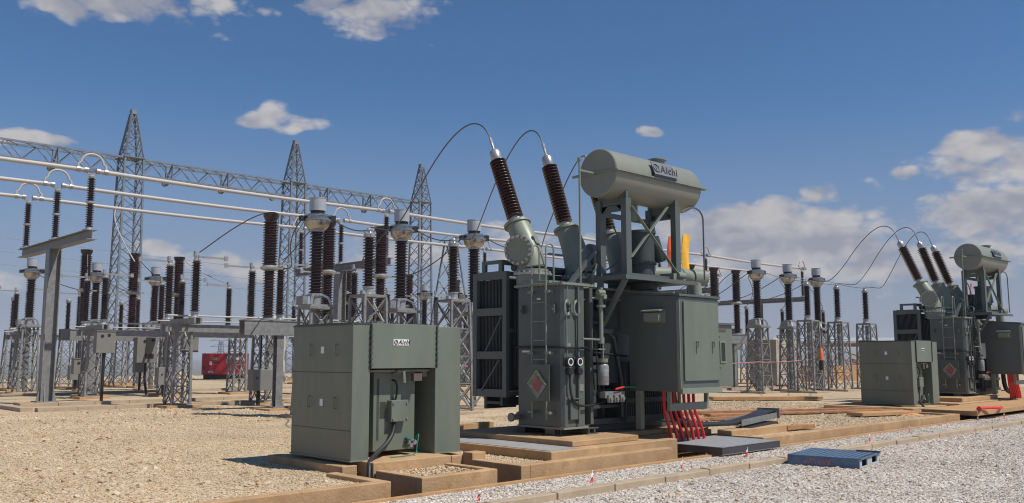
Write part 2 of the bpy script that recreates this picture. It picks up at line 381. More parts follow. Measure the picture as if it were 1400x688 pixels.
# ------------------------------------------------------------------ concrete work
def slab(name, label, cat, boxes, m='concrete', group=None, bevel=0.012):
    mb = MB()
    for b in boxes: mb.box(*b)
    loc = (boxes[0][0], boxes[0][1], 0.0)
    return solo(mb, name, m, loc, label, cat, group, bevel)
slab('trench_wall', 'long tan concrete wall holding back the gravel, running out of the picture at lower left', 'wall', [(-14, 8.3, -0.55, 6.1, 8.45, 0.2), (5.95, 8.45, -0.55, 6.1, 9.42, 0.2)])
slab('curb_box', 'square concrete curb filled with gravel in front of the near green housing', 'curb', [(6.52, 8.28, -0.55, 7.72, 8.40, 0.2), (6.52, 8.40, -0.55, 6.63, 9.2, 0.2), (7.61, 8.40, -0.55, 7.72, 9.2, 0.2), (6.63, 8.4, -0.5, 7.61, 9.2, 0.15)])
slab('concrete_plinth', 'concrete pad carrying the near green housing', 'plinth', [(6.2, 9.45, -0.1, 6.42, 11.3, 0.25), (6.5, 9.22, -0.55, 7.75, 11.2, 0.292), (7.95, 9.45, -0.1, 8.3, 11.3, 0.25)])
p = thing('stepped_plinth', (8.15, 8.3, 0), 'stepped concrete base under the near power transformer', 'plinth')
mb = MB(); mb.box(8.15, 8.3, -0.55, 8.32, 9.25, 0.2); mb.box(8.32, 8.3, -0.55, 11.42, 8.46, 0.2); mb.box(8.15, 9.25, -0.55, 8.4, 9.45, 0.29); mb.build('lower_wall', 'concrete', p, bevel=0.01)
mb = MB(); mb.box(9.05, 8.62, -0.3, 12.0, 11.6, 0.28); mb.box(12.0, 9.3, -0.55, 14.0, 11.6, 0.28); mb.box(13.95, 8.85, -0.3, 16.0, 9.15, 0.28); mb.build('middle_step', 'concrete', p, bevel=0.012)
mb = MB(); mb.box(9.75, 8.86, 0.28, 11.3, 11.55, 0.365); mb.box(11.3, 9.36, 0.281, 14.0, 11.55, 0.36); mb.build('top_step', 'concrete', p, bevel=0.012)
mb = MB(); mb.box(9.1, 8.7, 0.28, 9.72, 11.5, 0.286); mb.build('screed_strip', 'screed', p)
slab('trench_wall', 'tan concrete wall between the steel grate and the far transformer', 'wall', [(13.95, 8.22, -0.55, 23.1, 8.38, 0.2), (13.95, 8.38, -0.55, 14.08, 9.3, 0.2), (22.95, 8.38, -0.55, 23.1, 9.4, 0.2)])
slab('curb_wall', 'low dark sided concrete curb behind the near green housing', 'curb', [(9.3, 13.2, 0.0, 10.1, 13.35, 0.3), (10.3, 13.2, 0.0, 12.2, 13.35, 0.3)])
slab('concrete_slab', 'thin concrete cover slab bridging the trench before the far transformer', 'slab', [(23.5, 7.95, 0.14, 40, 9.3, 0.26)], m='footing')
slab('concrete_plinth', 'concrete base under the far power transformer', 'plinth', [(26.4, 9.4, 0, 45, 12.5, 0.28), (27.2, 9.6, 0.28, 30.2, 12.3, 0.4), (23.6, 9.55, 0, 25.9, 12, 0.25)])
# footings of the yard stands are parts of each stand

# ------------------------------------------------------------------ steel grate over the trench
gr = thing('steel_grate', (12.1, 7.85, 0.07), 'galvanised steel grating cover where the red cables go down', 'grate')
mb = MB(); X0, Y0, X1, Y1 = 12.1, 7.85, 13.85, 9.25
mb.box(X0, Y0, .075, X1, Y0+.012, .178); mb.box(X0, Y1-.012, .075, X1, Y1, .178); mb.box(X0, Y0+.012, .075, X0+.012, Y1-.012, .178); mb.box(X1-.012, Y0+.012, .075, X1, Y1-.012, .178)
mb.build('frame', 'steel_dark', gr)
mb = MB(); mb.box(X0-.012, Y0-.012, .066, X1+.012, Y0+.02, .074); mb.box(X0-.012, Y0-.006, .179, X1+.012, Y0+.02, .186); mb.box(X0-.008, Y0+.02, .179, X0+.02, Y1, .186); mb.box(X1-.02, Y0+.02, .179, X1+.008, Y1, .186); mb.build('rim', 'galv', gr)
mb = MB(); x = X0+.03
while x < X1-.02: mb.box(x, Y0+.02, .15, x+.014, Y1-.012, .183); x += .030
y = Y0+.05
while y < Y1-.02: mb.box(X0+.02, y, .16, X1-.02, y+.018, .185); y += .045
mb.build('grating_bars', 'grating', gr)

# ------------------------------------------------------------------ small flags along the kerb
fl_pos = [(6.56, 7.33), (8.57, 7.45), (10.5, 7.48), (12.4, 7.6), (13.85, 7.25), (16.3, 7.4), (18.85, 7.72), (20.6, 7.6), (23.2, 7.85), (24.6, 7.7)]
fl_lab = ['red and white marker flag nearest the bottom of the picture', 'marker flag between the stepped base and the kerb', 'marker flag just left of the steel grate front corner',
          'marker flag beside the near corner of the blue pallet', 'marker flag standing behind the blue pallet', 'marker flag just right of the blue pallet, bent over',
          'small red marker flag in front of the long wall', 'marker flag near the far end of the long wall', 'marker flag by the start of the thin cover slab', 'farthest marker flag, beside the red hose']
for i, ((x, y), lb) in enumerate(zip(fl_pos, fl_lab)):
    f = thing('marker_flag', (x, y, 0.03), lb, 'flag', 'red and white marker flags along the kerb')
    h = 0.17 + 0.05*random.random(); lx = random.uniform(-.03, .03)
    mb = MB(); mb.tube([(x, y, 0), (x+lx, y, h)], 0.005, 6); mb.build('stick', 'timber', f)
    for nm, mm, t0, t1 in (('red_cloth', 'red', .02, .55), ('white_cloth', 'white', .5, 1)):
        mb = MB(); pts = []
        for s in range(5):
            t = t0+(t1-t0)*s/4; w = 0.012+0.05*(1-t)+0.01*math.sin(5*s+i)
            cx = x+lx*t-0.01
            pts.append(((cx-w*(1 if i % 2 else .6), y-.012-.01*math.sin(s*2+i), h*(t if i % 3 else .25+.75*t)), (cx+.006, y-.008+.012*math.sin(s*3), h*(t if i % 3 else .25+.75*t))))
        vs = [p_ for ab in pts for p_ in ab] + [(p_[0], p_[1]+.004, p_[2]) for ab in pts for p_ in ab]
        fs = [(2*s, 2*s+1, 2*s+3, 2*s+2) for s in range(4)] + [(10+2*s, 10+2*s+2, 10+2*s+3, 10+2*s+1) for s in range(4)] + [(2*s, 2*s+2, 12+2*s, 10+2*s) for s in range(4)]
        mb.add(vs, fs); mb.build(nm, mm, f)

# ------------------------------------------------------------------ blue pallet
P0 = Vector((12.29, 6.85, 0)); pu = Vector((12.47-12.29, 5.84-6.85, 0)).normalized(); pv = Vector((-pu.y, pu.x, 0))
PL, PW, PH = 1.03, 1.12, 0.15
pal = thing('plastic_pallet', tuple(P0), 'blue plastic pallet lying on the pale gravel', 'pallet')
def pq(a, b, z): return P0 + pu*a + pv*b + Vector((0, 0, z))
def pbox(mb, a0, b0, z0, a1, b1, z1):
    vs = [pq(a0,b0,z0),pq(a1,b0,z0),pq(a1,b1,z0),pq(a0,b1,z0),pq(a0,b0,z1),pq(a1,b0,z1),pq(a1,b1,z1),pq(a0,b1,z1)]
    mb.add(vs, [(0,3,2,1),(4,5,6,7),(0,1,5,4),(1,2,6,5),(2,3,7,6),(3,0,4,7)])
mb = MB(); n = 13
for i in range(n+1): a = i*(PL-.02)/n; pbox(mb, a, .02, .128, a+.02+.022, PW-.02, .15)
for i in range(n+1): b = i*(PW-.02)/n; pbox(mb, .02, b, .1265, PL-.02, b+.035, .1485)
pbox(mb, .01, .01, .108, PL-.01, PW-.01, .124)
mb.build('deck', 'blue', pal)
mb = MB(); pbox(mb, 0, -.004, 0, PL, .03, .152); pbox(mb, .02, .5, 0, PL-.02, .62, .11); pbox(mb, 0, PW-.03, 0, PL, PW, .152); pbox(mb, 0, 0.03, 0, .025, PW-.03, .152)
mb.build('side_wall', 'blue', pal, bevel=.004)
mb = MB()
for a, b in ((.03, .13), (.42, .68), (.97, 1.09)): pbox(mb, PL-.02, a, 0, PL+.003, b, .15)
for a, b in ((.13, .42), (.68, .97)): pbox(mb, PL-.02, a, 0, PL+.002, b, .022); pbox(mb, PL-.02, a, .128, PL+.002, b, .15); pbox(mb, PL-.12, a+.1, .05, PL-.1, b-.1, .06)
mb.build('end_wall', 'blue_white', pal, bevel=.004)
mb = MB(); pbox(mb, PL-.3, PW-.14, .155, PL+.05, PW-.1, .175); mb.build('loose_strip', 'brown', pal)
text_on('lettering', '東部品センタ', 0.062, pq(.63, -.006, .082), -pu, (0, 0, -1), 'pinkprint', pal)
text_on('lettering', '(用品工)      [01]', 0.042, pq(.66, -.006, .115), -pu, (0, 0, -1), 'pinkprint', pal)

# ------------------------------------------------------------------ near green housing (auxiliary transformer)
def make_housing():
    x0, x1, y0, y1, z0, z1 = 6.35, 8.15, 9.5, 10.95, 0.30, 2.01
    t = thing('housing', (x0, y0, 0.29), 'grey green steel housing with white name plate on concrete pad', 'transformer housing', 'green auxiliary housings')
    cw = 0.27; xr0 = 7.70
    a = MB(); a.box(x0, y0, z0, x0+cw, y1, z1-.004); a.build('left_duct', 'green', t, bevel=.006)
    a = MB(); a.box(xr0, y0+.01, z0, x1, y1-.01, z1-.01); a.build('right_duct', 'green', t, bevel=.006)
    zc = 1.44
    a = MB(); a.box(x0+cw+.003, y0-.012, zc, xr0-.003, y1-.02, z1+.012); a.build('upper_housing', 'green', t, bevel=.005)
    a = MB(); a.box(x0-.015, y0-.02, z0-.012, x0+cw+.01, y1+.01, z0+.003); a.box(xr0-.01, y0-.01, z0-.012, x1+.015, y1, z0+.003); a.build('base_flange', 'green_light', t)
    # joints on the left side: two folds and panel ledges
    a = MB(); a.box(x0-.004, y0+.01, 1.385, x0, y1-.01, 1.395); a.box(x0-.004, y0+.01, 0.66, x0, y1-.01, 0.668); a.box(x0-.012, y0, z1-.016, x0+cw, y1, z1+.006)
    a.build('panel_joint', 'green_dark', t)
    a = MB()
    for (zc_, yy) in ((1.68, .36), (1.68, .98), (1.0, .38), (1.0, 1.0)):
        y = y0+yy; a.tube([(x0, y, zc_-.07), (x0-.035, y, zc_-.07), (x0-.035, y, zc_+.07), (x0, y, zc_+.07)], .009, 6)
    a.build('handle', 'green_light', t)
    a = MB()
    for zc_ in (1.68, 1.0): a.box(x0-.010, y0+.66, zc_-.045, x0-.001, y0+.73, zc_+.045)
    a.build('label_plate', 'white', t)
    # bolted flanges
    a = MB()
    for xx in (x0+cw, xr0):
        a.box(xx-.008, y0-.032, zc, xx+.008, y0-.011, z1)
        zz = zc+.05; a = a
        while zz < z1: a.lathe((xx-.009, y0-.024, zz), (-1, 0, 0), [(.010, 0), (.010, .010), (0, .010)], 6, False); a.lathe((xx+.009, y0-.024, zz), (1, 0, 0), [(.010, 0), (.010, .010), (0, .010)], 6, False); zz += .075
    xx = x0+.02
    while xx < xr0: a.lathe((xx, y0+.03, z1+.008), (0,0,1), [(.013, 0), (.013, .018), (0, .018)], 6, False); xx += .07
    a.box(x0+.002, y0+.012, z1+.006, xr0, y0+.05, z1+.016); a.box(x0+.01, y0+.05, z1+.006, x0+.05, y1, z1+.014)
    yy = y0+.05
    while yy < y1: a.lathe((x0+.03, yy, z1+.004), (0,0,1), [(.012, 0), (.012, .016), (0, .016)], 6, False); yy += .09
    a.build('bolted_flange', 'green_dark', t, split=False)
    # inner tank in the recess
    xa, xb = x0+cw+.2, xr0-.2
    a = MB(); a.box(xa, y0+.2, .36, xb, y1-.15, zc-.05); a.build('inner_tank', 'green', t, bevel=.01)
    a = MB(); a.box(x0+cw+.01, y0+.12, zc-.05, xr0-.01, y1-.1, zc-.02); a.box(x0+cw+.02, y0+.16, zc-.12, x0+cw+.1, y0+.2, zc-.05); a.box(xr0-.1, y0+.16, zc-.12, xr0-.02, y0+.2, zc-.05); a.build('tank_lid', 'green_light', t)
    a = MB(); a.box(x0+cw+.05, y0+.33, .5, x0+cw+.1, y0+.38, 1.25); a.box(xa+.05, y0+.2, .5, xa+.09, y0+.28, 1.3); a.box(xa+.5, y0+.22, .4, xa+.53, y0+.28, 1.3); a.build('stiffener', 'green', t)
    a = MB(); a.box(xa+.22, y0+.1, .74, xa+.5, y0+.26, 1.02); ob = a.build('terminal_box', 'green', t, bevel=.006)
    a = MB(); a.bolts((xa+.47, y0+.098, .78), (xa+.47, y0+.098, .98), 2); a.bolts((xa+.25, y0+.098, .78), (xa+.25, y0+.098, .98), 2); a.build('screw', 'galv', ob)
    a = MB(); a.box(xa+.1, y0+.2, .78, xa+.2, y0+.25, 1.0); a.build('side_box', 'green', t)
    a = MB(); a.tube(bez((xa+.3, y0+.2, 1.28), (xa+.3, y0+.12, 1.30), (xa+.36, y0+.12, 1.2), (xa+.33, y0+.17, 1.02), 12), .014, 8); a.build('conduit', 'black', t)
    a = MB(); a.tube([(xa+.3, y0+.2, 1.36), (xa+.3, y0+.06, 1.40), (xa+.36, y0+.03, 1.4), (xa+.37, y0+.03, 1.25)], .022, 8); a.tube([(xa+.66, y0+.25, 1.22), (xa+.66, y0+.2, 1.22), (xa+.66, y0+.2, 1.12), (xa+.66, y0+.25, 1.12)], .012, 6); a.build('pipe_elbow', 'green_light', t)
    a = MB(); a.box(xa+.52, y0+.02, 1.27, xa+.66, y0+.08, 1.37); a.build('brown_plate', 'brown', t)
    a = MB(); a.box(xa+.55, y0+.24, 1.14, xa+.62, y0+.275, 1.2); a.build('data_plate', 'white', t)
    pl = MB(); pl.box(x0+.62, y0-.018, 1.74, x0+.87, y0-.012, 1.82); pl = pl.build('name_plate', 'white', t)
    text_on('lettering', 'Aichi', 0.082, (x0+.695, y0-.019, 1.755), (1,0,0), (0,0,1), 'ink', pl, shear=.35, offset=.0015)
    a = MB(); c = Vector((x0+.66, y0-.021, 1.781))
    a.tube([c+Vector((math.cos(q*math.pi/10), 0, math.sin(q*math.pi/10)))*.026 for q in range(21)], .005, 6, False); a.tube([c+Vector((0,0,-.016)), c+Vector((0,0,.016))], .004, 6); a.build('emblem', 'ink', pl)
    # drain valve with green wire
    v = MB(); v.cyl((xb-.12, y0+.3, .42), (xb-.12, y0+.1, .42), .03, 10); v.cyl((xb-.12, y0+.16, .42), (xb-.12, y0+.16, .5), .02, 8); v.cyl((xb-.02, y0+.3, .45), (xb-.02, y0+.16, .45), .035, 10); vo = v.build('drain_valve', 'galv', t)
    v = MB(); v.box(xb-.17, y0+.13, .5, xb-.07, y0+.19, .52); v.build('valve_handle', 'teal', vo)
    v = MB(); v.tube(bez((xb-.02, y0+.15, .5), (xb-.02, y0+.02, .65), (xb-.09, y0+.02, .5), (xb-.1, y0+.02, .36)) + bez((xb-.1, y0+.02, .36), (xb-.1, y0-.03, .3), (xb-.3, y0-.05, .305), (xb-.55, y0-.02, .305))[1:], .008, 6); v.build('earth_wire', 'teal', t)
    v = MB(); v.tube(bez((xa+.31, y0+.16, .74), (xa+.28, y0+.1, .4), (x0+cw-.0, y0+.02, .38), (x0+cw-.14, y0-.22, .24)) + [(x0+cw-.2, y0-.3, .0), (x0+cw-.22, y0-.33, -.3)], .03, 10); v.build('power_cable', 'black', t)
    return t
H1 = make_housing()

# ------------------------------------------------------------------ power transformer
def lean_bushing(t, bx, by, bz, lean, porth=-1, ht=.93, hp=1.17):
    ax = Vector((0, math.sin(R(lean)), math.cos(R(lean))))
    b = MB()
    base = Vector((bx, by, bz))
    # turret: straight foot then leaning cone
    el = MB(); prof0 = base
    el.cyl(base, base+Vector((0,0,.09)), .27, 24)
    rings = []
    for i in range(9):
        f = i/8; c = base+Vector((0,0,.09)) + Vector((0, .5*ht*math.sin(R(lean))*f*f*1.2+.42*ht*math.sin(R(lean))*f*.95, ht*math.cos(R(lean))*f*.95))
        rings.append((c, .25-.055*f))
    el.tube([c for c, r in rings], [r for c, r in rings], 24)
    top = rings[-1][0]
    el.lathe(top-ax*.03, ax, [(.19, 0), (.235, .0), (.235, .045), (.1, .05), (.07, .07)], 24, False)
    el.bolts(base+Vector((-.2, -.22, .01)), base+Vector((.2, -.22, .01)), 5, .02, .03, (0, -1, 0))
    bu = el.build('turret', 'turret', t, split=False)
    f = MB(); f.lathe(base, (0,0,1), [(.27, -.012), (.325, -.012), (.325, .025), (.27, .025)], 28, False)
    for q in range(20):
        a_ = q*math.pi/10; f.lathe(base+Vector((.3*math.cos(a_), .3*math.sin(a_), .025)), (0,0,1), [(.018, 0), (.018, .03), (0, .03)], 6, False)
    f.build('flange', 'alu_head', bu, split=False)
    if porth:
        pd = Vector((porth, -.35, -.08)).normalized(); pc = base + Vector((.05*porth, .1, .42))
        f = MB(); f.lathe(pc, pd, [(.19, 0), (.19, .26)], 24); f.lathe(pc, pd, [(.19, .22), (.255, .22), (.255, .3), (0, .3)], 28, False); f.build('inspection_cover', 'turret', bu)
        f = MB(); u = pd.cross(Vector((0,0,1))).normalized(); w = pd.cross(u)
        for q in range(16):
            a_ = q*math.pi/8; c = pc+pd*.29+(u*math.cos(a_)+w*math.sin(a_))*.225
            f.lathe(c, pd, [(.026, 0), (.026, .04), (0, .045)], 8, False)
        f.build('cover_bolt', 'alu_head', bu, split=False)
    pb = top+ax*.05
    f = MB(); f.lathe(pb-ax*.02, ax, [(.12, 0), (.12, .05), (.085, .07), (.085, .12)], 20); f.lathe(pb+ax*(hp+.08), ax, [(.09, 0), (.1, .03), (.1, .16), (.085, .19), (.05, .2), (.04, .23), (.02, .24), (.02, .36), (0, .36)], 20)
    f.bar(pb+ax*(hp+.38), pb+ax*(hp+.56), .05, .03)
    po = MB(); po.lathe(pb+ax*.08, ax, sheds(hp, .088, .148, .058), 20); po = po.build('bushing', 'porcelain', t); f.build('metal_fitting', 'alu_head', po)
    return pb+ax*(hp+.55), ax
def thing_part(name, t):
    o = bpy.data.objects.new(name, None); o.empty_display_size = .1; COL.objects.link(o); o.parent = t; return o

TX0, TY0 = 10.2, 9.45
BT = []
def make_transformer():
    t = thing('power_transformer', (TX0, TY0, 0.36), 'large grey green power transformer in the middle, red cables below its control cabinet', 'transformer', 'grey green power transformers')
    x0, y0 = TX0, TY0; zb, zt = 0.5, 2.72
    # tank: end compartment and main body
    a = MB(); a.prism([(x0, y0+.06, zb), (x0, y0+1.0, zb), (x0+.5, y0+1.0, zb), (x0+.5, y0, zb), (x0+.04, y0, zb)], (0, 0, zt-zb)); a.box(x0+.5, y0+.55, zb, 13.7, 10.85, zt)
    a.build('tank', 'tankpaint_shade', t, bevel=.008)
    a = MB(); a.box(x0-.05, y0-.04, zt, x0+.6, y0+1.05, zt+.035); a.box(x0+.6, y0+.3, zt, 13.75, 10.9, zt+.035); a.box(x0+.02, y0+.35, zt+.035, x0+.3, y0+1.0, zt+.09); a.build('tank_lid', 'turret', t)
    a = MB()
    for xx in (10.95, 11.3, 11.6): a.box(xx, y0+.4, zb+.02, xx+.05, y0+.55, zt-.02)
    a.box(10.86, y0+.02, zb+.02, 10.93, y0+.2, zt-.02)
    a.box(x0+.3, y0-.05, zb+.05, x0+.33, y0, zt-.03)
    a.box(x0+.505, y0+.12, zb+.1, x0+.58, y0+.345, zt); a.build('stiffener', 'tankpaint_shade', t)
    a = MB(); a.box(x0-.02, y0-.03, zb-.03, x0+.55, y0+1.0, zb+.0); a.box(x0+.55, y0+.3, zb-.03, 13.7, 10.9, zb); a.build('base_flange', 'green_light', t)
    a = MB()
    for (bx, by) in ((x0-.02, y0+.22), (x0+.52, y0-.02), (x0+1.6, y0+.4), (x0+2.7, y0+.4)):
        a.box(bx, by, .365, bx+.28, by+.02, .38); a.box(bx+.04, by, .38, bx+.06, by+.2, .47); a.box(bx+.18, by, .38, bx+.2, by+.2, .47); a.box(bx, by, .455, bx+.28, by+.2, .469)
    a.build('jacking_foot', 'tankpaint_shade', t)
    a = MB(); a.box(x0+.1, y0+.25, .37, 13.6, y0+.4, .468); a.box(x0+.1, 10.4, .37, 13.6, 10.6, .468); a.build('skid_beam', 'green_dark', t)
    a = MB()
    yy = y0
    while yy < y0+1.0: a.lathe((x0-.03, yy, zt+.035), (0,0,1), [(.012, -.05), (.012, .012), (0, .012)], 6, False); yy += .09
    xx = x0
    while xx < x0+.58: a.lathe((xx, y0-.025, zt+.035), (0,0,1), [(.012, -.05), (.012, .012), (0, .012)], 6, False); xx += .09
    a.box(x0-.052, y0-.042, zt+.030, x0+.6, y0-.008, zt+.038); a.box(x0-.052, y0-.008, zt+.030, x0-.012, y0+1.0, zt+.038); a.build('lid_bolting', 'galv', t, split=False)
    for (lx_, ly_) in ((x0-.06, y0+.14), (x0-.06, y0+.85), (x0+.12, y0-.06)):
        a = MB(); a.box(lx_, ly_, 2.28, lx_+.06, ly_+.05, 2.42); a.cyl((lx_+.0, ly_+.025, 2.33), (lx_-.03, ly_+.025, 2.33), .02, 8); a.build('lifting_lug', 'tankpaint_shade', t)
    a = MB(); a.box(x0+.34, y0-.012, 1.05, x0+.46, y0-.002, 1.16); a.box(x0+.05, y0-.012, 1.74, x0+.16, y0-.002, 1.8); a.build('small_plate', 'turret', t)
    a = MB(); a.box(x0-.012, y0+.48, 2.5, x0-.002, y0+.56, 2.53); a.box(x0-.012, y0+.72, 1.66, x0-.002, y0+.9, 1.69); a.build('stencil_mark', 'white', t)
    a = MB(); a.tube([(x0+.56, y0+.1, .6), (x0+.56, y0+.1, 2.5), (x0+.8, y0+.15, 2.55), (x0+1.6, y0+.15, 2.55)], .02, 8); a.build('conduit', 'galv', t)
    for k_ in range(3):
        a = MB(); a.tube(bez((x0+.7+.14*k_, y0+.12, 2.5), (x0+.68+.16*k_, y0+.1, 2.0), (x0+.75+.1*k_, y0+.05, 1.6), (x0+.9+.12*k_, y0+.14, 1.05), 12), .013, 6); a.build('control_cable', 'black', t)
    # ladder on the end face
    lx = x0-.1
    a = MB()
    for yy in (y0+.27, y0+.59):
        a.tube([(lx, yy, .62), (lx, yy, 3.3)] + [(lx+.09*(1-math.cos(q)), yy, 3.3+.09*math.sin(q)) for q in (.6, 1.2, 1.8, 2.4, 3.1)] + [(lx+.18, yy, 2.76)], .014, 8)
    zz = .95
    while zz < 3.05: a.tube([(lx, y0+.27, zz), (lx, y0+.59, zz)], .010, 6); zz += .3
    for z_ in (.72, 1.65, 2.62):
        a.box(lx-.006, y0+.2, z_-.02, lx+.1, y0+.23, z_+.02); a.box(lx-.006, y0+.2, z_-.02, lx, y0+.3, z_+.02); a.box(lx-.006, y0+.56, z_-.02, lx, y0+.68, z_+.02); a.box(lx, y0+.65, z_-.02, lx+.1, y0+.68, z_+.02)
    a.build('ladder', 'turret', t, split=False)
    a = MB(); a.box(lx-.035, y0+.18, .9, lx-.02, y0+.7, 1.47); gate = a.build('ladder_guard', 'tankpaint_shade', t)
    c = Vector((lx-.045, y0+.43, 1.16)); a = MB()
    def dia(s, dx): return [c+Vector((-dx, 0, s*1.1)), c+Vector((-dx, s, 0)), c+Vector((-dx, 0, -s*1.1)), c+Vector((-dx, -s, 0))]
    a.prism(dia(.21, 0), (.008, 0, 0)); a.build('plastic_cover', 'clear', gate)
    a = MB(); a.prism(dia(.12, .008), (.006, 0, 0)); a.build('warning_sign', 'rose', gate)
    a = MB(); d = dia(.2, .008); a.bar(d[0], d[1], .022, .01); a.bar(d[0], d[3], .022, .01); a.build('lime_edge', 'lime', gate)
    # bushings
    global BT
    for i, (bx, ln) in enumerate(((10.5, 23), (11.68, 19), (12.93, 20))):
        a = MB(); a.cyl((bx, 10.42, zt+.03), (bx, 10.42, 2.95), .27, 24); a.build('riser', 'turret', t)
        BT.append(lean_bushing(t, bx, 10.42, 2.95, ln, -1 if i == 0 else 1))
    # radiator bank
    rx = x0; ry0, ry1, rz0, rz1 = 10.72, 11.56, .92, 3.02
    a = MB()
    for yy in (ry0, ry1-.1): a.box(rx-.02, yy, rz0, rx+.06, yy+.1, rz1)
    for z_ in (rz0, 1.55, 2.28, rz1-.12): a.box(rx-.015, ry0+.1, z_, rx+.05, ry1-.1, z_+.13)
    a.box(rx+.9, ry0, rz0, rx+.98, ry0+.08, rz1); a.box(rx+.06, ry0, rz1-.08, rx+1.9, ry0+.05, rz1-.002); a.box(rx+.06, ry0, rz0+.02, rx+1.9, ry0+.05, rz0+.1); a.box(rx+.06, ry0, 2.0, rx+.9, ry0+.04, 2.06)
    a.box(rx+.06, ry1-.05, rz1-.08, rx+1.9, ry1, rz1-.002)
    a.build('radiator_frame', 'tankpaint_shade', t, bevel=.004)
    a = MB(); yy = ry0+.07
    while yy < ry1-.05: a.box(rx+.07, yy, rz0+.1, rx+1.85, yy+.012, rz1-.12); yy += .036
    a.build('radiator_fins', 'green_dark', t)
    a = MB(); a.bar((rx-.03, ry0+.1, 2.26), (rx-.03, ry0+.5, 1.68), .02); a.bar((rx-.03, ry0+.15, 1.54), (rx-.03, ry0+.6, 1.02), .02); a.build('radiator_brace', 'tankpaint_shade', t)
    a = MB(); a.box(rx-.01, ry0+.12, rz1, rx+.05, ry0+.2, rz1+.2); a.box(rx-.01, ry1-.3, rz1, rx+.05, ry1-.22, rz1+.2); a.box(rx-.01, ry0+.2, rz1+.14, rx+.05, ry1-.3, rz1+.2); a.box(rx+.05, ry0+.12, rz1+.12, rx+.5, ry0+.18, rz1+.2)
    a.cyl((rx+.2, ry0+.05, rz1+.08), (rx+1.7, ry0+.05, rz1+.08), .07, 14); a.build('radiator_header', 'tankpaint_shade', t)
    a = MB(); a.box(rx+.0, ry0+.1, .78, rx+.7, ry0+.16, .92); a.box(rx+.0, ry0+.5, .72, rx+.7, ry0+.56, .92); a.box(rx, ry0+.16, .8, rx+.06, ry0+.5, .85); a.build('radiator_foot', 'green_dark', t)
    a = MB(); yy = 10.5
    while yy < 10.7: a.box(rx+.15, yy, 1.1, rx+.9, yy+.014, 2.7); yy += .04
    a.box(rx+.1, 10.48, 1.62, rx+.9, 10.5, 1.7); a.box(rx+.1, 10.48, 2.18, rx+.9, 10.5, 2.24); a.build('side_cooler', 'green_dark', t)
    a = MB(); a.cyl((x0-.14, y0+1.0, .62), (x0, y0+1.0, .62), .045, 12); a.cyl((x0-.18, y0+1.0, .62), (x0-.14, y0+1.0, .62), .07, 12); a.cyl((x0-.1, y0+1.0, .62), (x0-.1, y0+.9, .7), .02, 8); a.build('filter_valve', 'galv', t)
    # gauges with capillary coils, hoses
    for gx in (x0+.09, x0+.31):
        a = MB(); a.cyl((gx, y0-.0, 1.51), (gx, y0-.07, 1.51), .075, 18); a.cyl((gx, y0, 1.36), (gx, y0-.09, 1.36), .055, 12); a.box(gx-.1, y0-.02, 1.45, gx-.07, y0-.0, 1.58)
        go_ = a.build('dial_gauge', 'black', t)
        a = MB(); a.lathe((gx, y0-.075, 1.51), (0,-1,0), [(.045, 0), (.06, .0), (.06, .006), (.045, .006)], 18, False); a.build('dial_ring', 'white', go_)
        a = MB()
        for rr in (.075, .088, .1):
            a.tube([(gx-.02+rr*.7*math.cos(q*.4), y0-.03-.006*q/16, 2.36+rr*1.25*math.sin(q*.4)) for q in range(17)], .008, 6)
        a.tube([(gx, y0-.02, 2.72), (gx-.01, y0-.03, 2.45)], .006, 6); a.tube([(gx-.03, y0-.02, 2.26), (gx-.01, y0-.02, 1.6)], .006, 6)
        a.build('capillary_coil', 'turret', t)
    a = MB(); a.tube(bez((x0+.1, y0-.05, 1.32), (x0+.08, y0-.05, .85), (x0+.15, y0-.1, .75), (x0+.9, y0-.02, .86)) + [(x0+1.3, y0+.1, .95), (x0+2.2, y0+.2, .98)], .018, 8)
    a.tube([(x0-.03, y0+1.0, 1.74), (x0-.03, y0+.05, 1.74), (x0+.02, y0-.03, 1.73), (x0+.5, y0-.04, 1.73), (x0+.8, y0+.1, 1.66), (x0+1.7, y0+.1, 1.6)], .018, 8)
    a.build('cable_hose', 'black', t)
    a = MB(); a.cyl((x0+.02, y0-.02, .95), (x0+.02, y0-.04, .95), .03, 8); a.box(x0+.08, y0-.05, .93, x0+.4, y0, .95); a.box(x0+.12, y0-.04, .62, x0+.3, y0, .9); a.build('wall_bracket', 'tankpaint_shade', t)
    # valve column and breather jar
    vx, vy = 10.94, 9.3
    a = MB(); a.cyl((vx, vy, 1.85), (vx, vy, 2.7), .035, 10); a.cyl((vx-.08, vy, 2.62), (vx+.08, vy, 2.62), .045, 10); a.cyl((vx, vy-.1, 2.55), (vx, vy+.1, 2.55), .04, 10); a.cyl((vx, vy, 2.38), (vx, vy, 2.42), .075, 12); a.cyl((vx-.02, vy, 1.86), (vx-.45, vy, 1.87), .016, 8); a.cyl((vx, vy, 1.8), (vx, vy, 1.9), .05, 10); a.box(vx-.06, vy, 1.7, vx+.1, vy+.45, 1.72)
    a.build('valve_column', 'turret', t)
    a = MB(); a.cyl((vx+.04, vy, 1.5), (vx+.04, vy, 1.85), .012, 8); a.cyl((vx+.04, vy, 1.5), (vx+.04, vy, 1.56), .08, 14); a.build('breather_pipe', 'turret', t)
    a = MB(); a.lathe((vx+.04, vy, 1.14), (0,0,1), [(0, 0), (.085, 0), (.09, .02), (.09, .30), (.07, .33), (.03, .34)], 18); j = a.build('breather_jar', 'clear', t)
    a = MB(); a.lathe((vx+.04, vy, 1.2), (0,0,1), [(.07, 0), (.093, 0), (.093, .09), (.07, .09)], 14, True); a.v = [v for v in a.v]; a.build('jar_label', 'grey_box', j)
    a = MB(); a.box(vx+.06, vy-.02, .93, vx+.55, vy+.1, 1.03)
